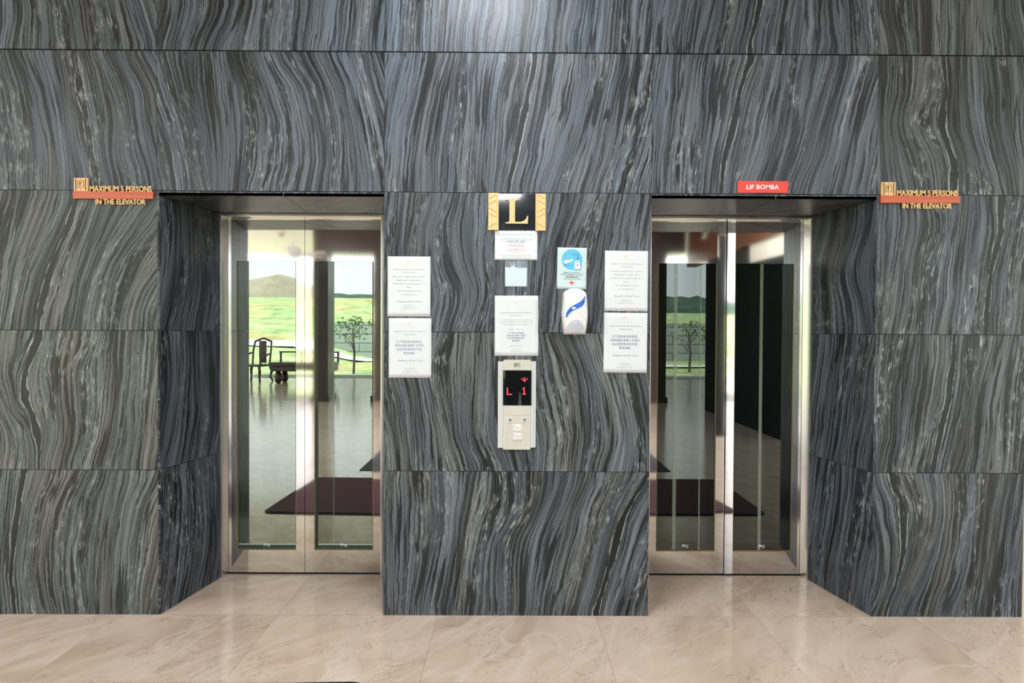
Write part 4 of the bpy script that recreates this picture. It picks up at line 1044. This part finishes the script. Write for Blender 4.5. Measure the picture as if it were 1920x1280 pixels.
for x0, x1, y0, y1, lb in ((-1.87, -0.52, -1.83, -0.632, 'maroon doormat in front of the left lift'), (0.64, 1.99, -1.83, -0.640, 'maroon doormat in front of the right lift')):
    s = empty('doormat', ((x0 + x1) / 2, (y0 + y1) / 2, 0), 0.045 if x0 < 0 else 0.0); tag(s, lb, 'mat', 'maroon doormats before the lifts')
    hx, hy = (x1 - x0) / 2, (y1 - y0) / 2
    bm = bmesh.new(); vprism(bm, rounded(-hx, hx, -hy, hy, 0.08), 0.0005, 0.007); obj('rubber_edge', bm, MAT_E, s)
    bm = bmesh.new(); vprism(bm, rounded(-hx + 0.02, hx - 0.02, -hy + 0.02, hy - 0.02, 0.07), 0.0075, 0.012); obj('pile_surface', bm, MAT, s)
bm = bmesh.new(); bx(bm, -1.50, 1.63, -4.9, -2.17, 0.0005, 0.008)
tag(obj('entrance_mat', bm, simple('charcoal_entrance_mat', rgb(50, 50, 52), 0.95, var=0.2, scale=200)), 'large charcoal mat further back in the lobby', 'mat')

# ceiling fan
WHT = simple('white_enamel', (0.78, 0.77, 0.74), 0.3, var=0.01)
s = empty('ceiling_fan', (-3.75, -6.85, 0)); tag(s, 'white ceiling fan with five blades on a downrod', 'ceiling fan')
bm = bmesh.new(); lathe(bm, [(0.07, 3.53), (0.05, 3.599)]); obj('canopy_cap', bm, WHT, s)
bm = bmesh.new(); lathe(bm, [(0.014, 2.86), (0.014, 3.53)], n=10); obj('downrod', bm, WHT, s)
bm = bmesh.new(); lathe(bm, [(0.03, 2.66), (0.11, 2.70), (0.13, 2.78), (0.10, 2.84), (0.03, 2.86)], n=24); obj('motor_housing', bm, WHT, s, smooth=True)
for k in range(5):
    a = 2 * math.pi * k / 5 + 0.3
    bm = bmesh.new(); vprism(bm, [(0.13, -0.035), (0.30, -0.06), (0.62, -0.07), (0.66, -0.03), (0.66, 0.03), (0.62, 0.07), (0.30, 0.06), (0.13, 0.035)], -0.004, 0.004)
    o = obj('blade', bm, WHT, s); o.location = (0, 0, 2.735); o.rotation_euler = (0.14, 0, a)
# ceiling devices
s = empty('dome_camera', (-5.1, -10.1, 3.6)); tag(s, 'small round black and white dome camera on the pale ceiling', 'camera')
bm = bmesh.new(); lathe(bm, [(0.10, -0.001), (0.10, -0.03), (0.07, -0.05)]); obj('housing', bm, WHT, s, smooth=False)
bm = bmesh.new(); lathe(bm, [(0.055, -0.051), (0.05, -0.075), (0.02, -0.09)]); obj('lens_dome', bm, BLACKISH, s, smooth=True)
s = empty('dome_camera', (3.52, -7.2, 3.16), 0); s.rotation_euler = (0, math.pi / 2, 0)
tag(s, 'small round dome camera on the timber fascia', 'camera')
bm = bmesh.new(); lathe(bm, [(0.09, -0.001), (0.09, -0.03), (0.07, -0.05)]); obj('housing', bm, WHT, s)
bm = bmesh.new(); lathe(bm, [(0.055, -0.051), (0.05, -0.075), (0.02, -0.09)]); obj('lens_dome', bm, BLACKISH, s, smooth=True)

# added fill lamps: unseen round panels over the lobby that brighten the wall
FILL_GLOW = emit('fill_diffuser', (0.90, 0.95, 1.0, 1), 3.0)
for i, (x, y) in enumerate([(-0.1, -1.0), (-4.6, -3.9), (-2.2, -3.9), (0.3, -3.9), (2.8, -3.9), (-7.6, -2.2), (-0.1, -6.8), (-6.8, -7.2)]):
    s = empty('added_ceiling_lamp', (x, y, 3.6)); tag(s, 'round white ceiling lamp added to fill the lobby with light', 'lamp', 'added fill lamps on the lobby ceiling')
    bm = bmesh.new(); lathe(bm, [(0.33, -0.001), (0.33, -0.045), (0.305, -0.045)], n=32); obj('added_lamp_housing', bm, WHT, s)
    bm = bmesh.new(); lathe(bm, [(0.300, -0.0455), (0.300, -0.050)], n=32); obj('diffuser', bm, FILL_GLOW, s)
    ld = bpy.data.lights.new('fill_light', 'AREA'); ld.shape = 'DISK'; ld.size = 0.58; ld.energy = FILL * (0.6 if i == 0 else 1.05); ld.color = (0.90, 0.95, 1.0)
    lo = bpy.data.objects.new('fill_light', ld); col.objects.link(lo); lo.parent = s; lo.location = (0, 0, -0.056)

# ------------------------------------------------------------------ the photographer, mirrored darkly in the call panel's display
def skin_body(name, joints, edges, mat, parent, sub=2, root=0):
    me = bpy.data.meshes.new(name); me.from_pydata([j[:3] for j in joints], edges, []); me.materials.append(mat)
    o = bpy.data.objects.new(name, me); col.objects.link(o); o.parent = parent
    o.modifiers.new('skin', 'SKIN').use_smooth_shade = True
    for i, j in enumerate(joints):
        v = me.skin_vertices[0].data[i]; v.radius = (j[3], j[4] if len(j) > 4 else j[3]); v.use_root = (i == root)
    sd = o.modifiers.new('sub', 'SUBSURF'); sd.levels = sub; sd.render_levels = sub
    return o


s = empty('person', (0.115, -3.62, 0.024), 0); tag(s, 'person in dark clothes standing behind the viewpoint, mirrored in the call panel display', 'person')
SKIN = simple('skin', (0.42, 0.26, 0.18), 0.55, var=0.03)
J = [(0, 0, 0.95, 0.150, 0.105), (0, 0, 1.10, 0.130, 0.095), (0, 0.0, 1.28, 0.155, 0.105), (0, 0, 1.40, 0.135, 0.085), (0, 0.01, 1.50, 0.052), (0, 0.02, 1.59, 0.078, 0.082), (0, 0.03, 1.67, 0.096, 0.108), (0, 0.02, 1.74, 0.080, 0.088)]
E_ = [(0, 1), (1, 2), (2, 3), (3, 4), (4, 5), (5, 6), (6, 7)]
for sx in (-1, 1):
    b = len(J)
    J += [(sx * 0.09, 0, 0.86, 0.085), (sx * 0.095, 0.02, 0.50, 0.056), (sx * 0.10, -0.01, 0.10, 0.038), (sx * 0.11, 0.14, 0.035, 0.032)]
    E_ += [(0, b), (b, b + 1), (b + 1, b + 2), (b + 2, b + 3)]
    b = len(J)
    J += [(sx * 0.17, 0, 1.40, 0.058), (sx * 0.21, 0.02, 1.14, 0.042), (sx * 0.13, 0.22, 1.20, 0.030), (sx * 0.10, 0.27, 1.22, 0.028)]
    E_ += [(3, b), (b, b + 1), (b + 1, b + 2), (b + 2, b + 3)]
    for q in range(4):
        c = len(J)
        J += [(sx * (0.085 - 0.004 * q), 0.325 - 0.006 * q, 1.245 - 0.018 * q, 0.009), (sx * 0.055, 0.338 - 0.006 * q, 1.243 - 0.018 * q, 0.008)]
        E_ += [(b + 3, c), (c, c + 1)]
    c = len(J); J += [(sx * 0.075, 0.275, 1.255, 0.010), (sx * 0.055, 0.295, 1.268, 0.008)]; E_ += [(b + 3, c), (c, c + 1)]
skin_body('body', J, E_, SKIN, s)
CL = simple('dark_cloth', (0.012, 0.012, 0.014), 0.9, var=0.2)
J = [(0, 0, 0.84, 0.180, 0.140), (0, 0, 0.96, 0.176, 0.136), (0, 0, 1.10, 0.158, 0.120), (0, 0.0, 1.28, 0.172, 0.125), (0, 0, 1.41, 0.145, 0.100), (0, 0.005, 1.47, 0.070)]
E_ = [(0, 1), (1, 2), (2, 3), (3, 4), (4, 5)]
for sx in (-1, 1):
    b = len(J); J += [(sx * 0.17, 0, 1.40, 0.070), (sx * 0.21, 0.02, 1.14, 0.055), (sx * 0.14, 0.20, 1.19, 0.042)]
    E_ += [(4, b), (b, b + 1), (b + 1, b + 2)]
skin_body('shirt', J, E_, CL, s)
J = [(0, 0, 1.04, 0.140, 0.105), (0, 0, 0.94, 0.150, 0.115)]; E_ = [(0, 1)]
for sx in (-1, 1):
    b = len(J); J += [(sx * 0.09, 0, 0.82, 0.098), (sx * 0.095, 0.02, 0.50, 0.078), (sx * 0.10, -0.01, 0.09, 0.062)]
    E_ += [(1, b), (b, b + 1), (b + 1, b + 2)]
skin_body('trousers', J, E_, CL, s, root=1)
for sx in (-1, 1): skin_body('shoe', [(sx * 0.10, -0.045, 0.050, 0.046), (sx * 0.105, 0.06, 0.048, 0.046), (sx * 0.112, 0.185, 0.040, 0.038, 0.034)], [(0, 1), (1, 2)], simple('dark_shoe', (0.02, 0.018, 0.018), 0.4), s)
bm = bmesh.new(); lathe(bm, [(0.02, 1.62), (0.088, 1.66), (0.098, 1.72), (0.085, 1.78), (0.04, 1.815)], (0, -0.005, 0), 20); obj('hair', bm, CL, s, smooth=True)
bm = bmesh.new(); lathe(bm, [(0.012, 1.66), (0.014, 1.672), (0.006, 1.69)], (0, 0.125, 0), 10); obj('nose', bm, SKIN, s, smooth=True)
for sx in (-1, 1):
    bm = bmesh.new(); lathe(bm, [(0.010, 1.668), (0.016, 1.685), (0.010, 1.702)], (sx * 0.086, 0.02, 0), 8); obj('ear', bm, SKIN, s, smooth=True)
    bm = bmesh.new(); lathe(bm, [(0.004, 1.695), (0.009, 1.701), (0.004, 1.707)], (sx * 0.032, 0.118, 0), 8); obj('eye', bm, BLACKISH, s, smooth=True)
bm = bmesh.new(); lathe(bm, [(0.006, 1.632), (0.018, 1.636), (0.006, 1.640)], (0, 0.108, 0), 10); obj('mouth', bm, simple('lip', (0.30, 0.12, 0.10), 0.5), s, smooth=True)

# ------------------------------------------------------------------ carved timber furniture at the far side
ROSE = wood_material('dark_rosewood', rgb(46, 26, 20), rgb(74, 42, 32), 1.0, 0.25, 'X')
s = empty('carved_armchair', (-7.0, -13.3, 0), 0.25); tag(s, 'dark carved timber armchair at the far open side', 'chair')
box('seat', -0.32, 0.32, -0.28, 0.28, 0.42, 0.48, ROSE, s, bevel=0.01)
for sx in (-1, 1):
    for sy in (-1, 1):
        bm = bmesh.new(); tube(bm, [(sx * 0.29, sy * 0.24, 0.42), (sx * 0.33, sy * 0.27, 0.30), (sx * 0.30, sy * 0.24, 0.12), (sx * 0.35, sy * 0.29, 0.012)], [0.035, 0.04, 0.028, 0.03], 8)
        obj('leg', bm, ROSE, s)
    bm = bmesh.new(); tube(bm, [(sx * 0.31, 0.22, 0.48), (sx * 0.33, 0.22, 0.66), (sx * 0.34, 0.0, 0.72), (sx * 0.31, -0.26, 0.78)], 0.026, 8); obj('armrest', bm, ROSE, s)
bm = bmesh.new()
for x in (-0.27, 0.27): tube(bm, [(x, -0.25, 0.46), (x * 1.05, -0.30, 0.85), (x * 0.95, -0.36, 1.12)], 0.026, 8)
tube(bm, [(-0.26, -0.36, 1.10), (-0.1, -0.37, 1.16), (0.0, -0.37, 1.19), (0.1, -0.37, 1.16), (0.26, -0.36, 1.10)], 0.03, 8)
bx(bm, -0.11, 0.11, -0.345, -0.315, 0.50, 1.12)
obj('backrest', bm, ROSE, s)
s = empty('carved_daybed', (-5.55, -13.0, 0)); tag(s, 'long dark carved timber daybed beside the armchair', 'daybed')
box('seat', -0.80, 0.85, -0.35, 0.35, 0.46, 0.56, ROSE, s, bevel=0.015)
box('apron', -0.78, 0.83, -0.33, 0.33, 0.32, 0.4595, ROSE, s, bevel=0.02)
for sx in (-0.62, 0.66):
    for sy in (-0.24, 0.24):
        bm = bmesh.new(); lathe(bm, [(0.05, 0.002), (0.09, 0.05), (0.10, 0.16), (0.06, 0.3195)], (sx, sy, 0), 12); obj('leg', bm, ROSE, s, smooth=True)
bm = bmesh.new(); bx(bm, -0.80, 0.85, -0.34, -0.30, 0.80, 0.84)
for x in (-0.78, -0.2, 0.3, 0.80): bx(bm, x, x + 0.05, -0.34, -0.30, 0.561, 0.80)
obj('back_rail', bm, ROSE, s)
s = empty('low_bench', (2.75, -9.6, 0)); tag(s, 'low dark timber bench beyond the right column', 'bench')
box('seat', -0.45, 0.45, -0.18, 0.18, 0.40, 0.46, ROSE, s, bevel=0.008)
for x in (-0.38, 0.38): box('leg', x - 0.03, x + 0.03, -0.14, 0.14, 0.002, 0.3995, ROSE, s)

# ------------------------------------------------------------------ outdoors
t = NT('sunlit_grass')
co = t.n('ShaderNodeTexCoord').outputs['Object']
f = t.noise(co, 0.9, 6, 0.65); f2 = t.noise(co, 0.16, 2)
c = t.ramp(f, [(0.30, (0.15, 0.20, 0.075, 1)), (0.50, (0.29, 0.37, 0.15, 1)), (0.68, (0.46, 0.53, 0.25, 1))])
c2 = t.ramp(f, [(0.30, (0.20, 0.19, 0.06, 1)), (0.65, (0.46, 0.40, 0.18, 1))])
c = t.mix(t.smooth(f2, 0.50, 0.62), c, c2)
t.bsdf(Base_Color=c, Roughness=0.9)
GRASS = t.m


def ground_z(x, y):
    d = -14.6 - y
    z = -0.12
    if d > 2: z = -0.12 + 0.02 * (d - 2)
    bank = max(0.0, min(1.0, (d - 5) / 24.0))
    left = max(0.0, min(1.0, (-6.5 - x) / 3.0))
    z += left * bank * 3.5
    if d > 12.0: z += (1 - left) * min(1.0, (d - 12.0) / 5.0) * 1.7 + (1 - left) * max(0, min(1, (d - 17) / 25)) * 0.9
    z += 0.10 * mnoise.noise(Vector((x * 0.3, y * 0.3, 0))) * min(1, max(0, d) / 4)
    return z


bm = bmesh.new(); NX, NY = 90, 70
xs = [-60 + 120 * i / NX for i in range(NX + 1)]; ys = [-14.6 - 75 * (j / NY) ** 1.5 for j in range(NY + 1)]
V = [[bm.verts.new((x, y, ground_z(x, y))) for x in xs] for y in ys]
for j in range(NY):
    for i in range(NX): bm.faces.new([V[j][i], V[j][i + 1], V[j + 1][i + 1], V[j + 1][i]])
tag(obj('lawn_ground', bm, GRASS, smooth=True), 'rising green lawn beyond the open lobby', 'lawn', kind='structure')
bm = bmesh.new(); bx(bm, 6.001, 60, -14.59, 6, -0.3, -0.13); bx(bm, -60, -9.501, -14.59, 6, -0.3, -0.13)
tag(obj('side_ground', bm, simple('pale_paving', rgb(170, 165, 150), 0.8, var=0.1, scale=2)), 'pale paving beside the building', 'paving', kind='structure')
# paths
PATH = simple('pale_concrete_path', (0.62, 0.60, 0.56), 0.7, var=0.05, scale=2)
bm = bmesh.new(); prev = None
for i in range(41):
    f = i / 40; x = -30 + 34 * f; y = -31 + 10.5 * f + 1.0 * math.sin(f * 5)
    cur = [bm.verts.new((x, y - 0.7, ground_z(x, y - 0.7) + 0.06)), bm.verts.new((x, y + 0.7, ground_z(x, y + 0.7) + 0.06))]
    if prev: bm.faces.new([prev[0], prev[1], cur[1], cur[0]])
    prev = cur
tag(obj('garden_path', bm, PATH), 'pale path crossing the lawn', 'path', kind='structure')
bm = bmesh.new(); prev = None
for i in range(31):
    f = i / 30; x = 1 + 24 * f; y = -21.5 - 2.5 * f
    cur = [bm.verts.new((x, y - 0.6, ground_z(x, y - 0.6) + 0.06)), bm.verts.new((x, y + 0.6, ground_z(x, y + 0.6) + 0.06))]
    if prev: bm.faces.new([prev[0], prev[1], cur[1], cur[0]])
    prev = cur
tag(obj('garden_path', bm, PATH), 'pale path crossing the lawn', 'path', kind='structure')
tag(box('kerb', -9.5, 12.0, -15.6, -15.35, -0.2, 0.05, PATH), 'low pale kerb along the lobby edge', 'kerb', kind='structure')
# retaining wall with block joints
t = NT('grey_block_wall'); co = t.n('ShaderNodeTexCoord').outputs['Object']
mp = t.n('ShaderNodeMapping'); mp.inputs['Rotation'].default_value = (math.pi / 2, 0, 0); t.set(mp.inputs[0], co)
br = t.n('ShaderNodeTexBrick'); t.set(br.inputs['Vector'], mp.outputs[0]); br.inputs['Scale'].default_value = 1.0
br.inputs['Color1'].default_value = (0.30, 0.32, 0.30, 1); br.inputs['Color2'].default_value = (0.34, 0.36, 0.34, 1); br.inputs['Mortar'].default_value = (0.10, 0.10, 0.10, 1)
br.inputs['Mortar Size'].default_value = 0.02; br.inputs['Brick Width'].default_value = 1.3; br.inputs['Row Height'].default_value = 0.42
t.bsdf(Base_Color=br.outputs[0], Roughness=0.8)
tag(box('retaining_wall', -8.6, 10.5, -26.4, -26.0, -0.1, 1.85, t.m), 'grey block retaining wall across the lawn', 'wall', kind='structure')
# wooded hill
t = NT('dark_woodland'); co = t.n('ShaderNodeTexCoord').outputs['Object']
f = t.noise(co, 0.8, 6, 0.7)
t.bsdf(Base_Color=t.ramp(f, [(0.35, (0.018, 0.040, 0.030, 1)), (0.65, (0.055, 0.095, 0.060, 1))]), Roughness=0.9)
bm = bmesh.new(); NX = 120; NY = 10
V = []
for j in range(NY + 1):
    row = []
    for i in range(NX + 1):
        x = -75 + 150 * i / NX; q = j / NY
        hgt = 5.9 + 0.7 * mnoise.noise(Vector((x * 0.05, 3.1, 0))) + 0.3 * mnoise.noise(Vector((x * 0.4, j * 1.7, 0)))
        row.append(bm.verts.new((x, -62 - 14 * q, max(0.2, hgt * math.sin(q * math.pi / 2) + 0.3 * mnoise.noise(Vector((x * 0.9, j * 2.3, 5)))))))
    V.append(row)
for j in range(NY):
    for i in range(NX): bm.faces.new([V[j][i], V[j][i + 1], V[j + 1][i + 1], V[j + 1][i]])
tag(obj('wooded_hill', bm, t.m), 'dark wooded hill on the horizon', 'hill', kind='structure')
# bare tan hill beyond the left lawn
bm = bmesh.new(); V = []
for j in range(9):
    V.append([bm.verts.new((-62 + 46 * i / 50, -56 - 1.2 * j, max(0.3, (7.3 + 1.0 * mnoise.noise(Vector((i * 0.13, 9.0, 0))) - max(0, i - 40) * 0.35) * math.sin(j / 8 * math.pi / 2)))) for i in range(51)])
for j in range(8):
    for i in range(50): bm.faces.new([V[j][i], V[j][i + 1], V[j + 1][i + 1], V[j + 1][i]])
tag(obj('tan_hill', bm, simple('dry_tan_hillside', (0.26, 0.22, 0.16), 0.9, var=0.15, scale=0.6)), 'bare tan hillside beyond the lawn at the left', 'hill', kind='structure')
# a slim tree on the lawn
LEAF = simple('tree_leaf_green', (0.10, 0.19, 0.05), 0.7, var=0.4, scale=8)
BARK = simple('grey_bark', (0.09, 0.08, 0.065), 0.9, var=0.3)


def tree(x, y, h, seed, label, leaves=150):
    random.seed(seed)
    z = ground_z(x, y) - 0.05
    s = empty('garden_tree', (x, y, z)); tag(s, label, 'tree')
    bm = bmesh.new(); tube(bm, [(0, 0, 0), (0.04, 0.02, h * 0.4), (-0.03, 0, h * 0.8)], [0.05, 0.04, 0.02], 8)
    for k in range(9):
        a = random.random() * 6.28; zz = h * (0.42 + 0.05 * k)
        tube(bm, [(0, 0, zz), (math.cos(a) * h * 0.18, math.sin(a) * h * 0.18, zz + h * 0.16)], [0.02, 0.008], 6)
    obj('trunk', bm, BARK, s)
    bm = bmesh.new()
    for k in range(leaves):
        a = random.random() * 6.28; r = h * 0.42 * random.random() ** 0.5; zz = h * (0.62 + 0.38 * random.random())
        r *= math.sqrt(max(0.05, 1 - ((zz / h - 0.80) / 0.22) ** 2))
        c = Vector((math.cos(a) * r, math.sin(a) * r, zz)); n1 = Vector((random.gauss(0, 1), random.gauss(0, 1), random.gauss(0, 1))).normalized(); n2 = n1.orthogonal().normalized()
        w = 0.07
        bm.faces.new([bm.verts.new(c + n1 * w), bm.verts.new(c + n2 * w * 0.6), bm.verts.new(c - n1 * w), bm.verts.new(c - n2 * w * 0.6)])
    obj('foliage', bm, LEAF, s)


tree(-5.6, -18.6, 2.1, 3, 'slim young tree on the lawn to the left')
tree(6.6, -19.0, 1.9, 5, 'slim young tree on the lawn to the right', 70)
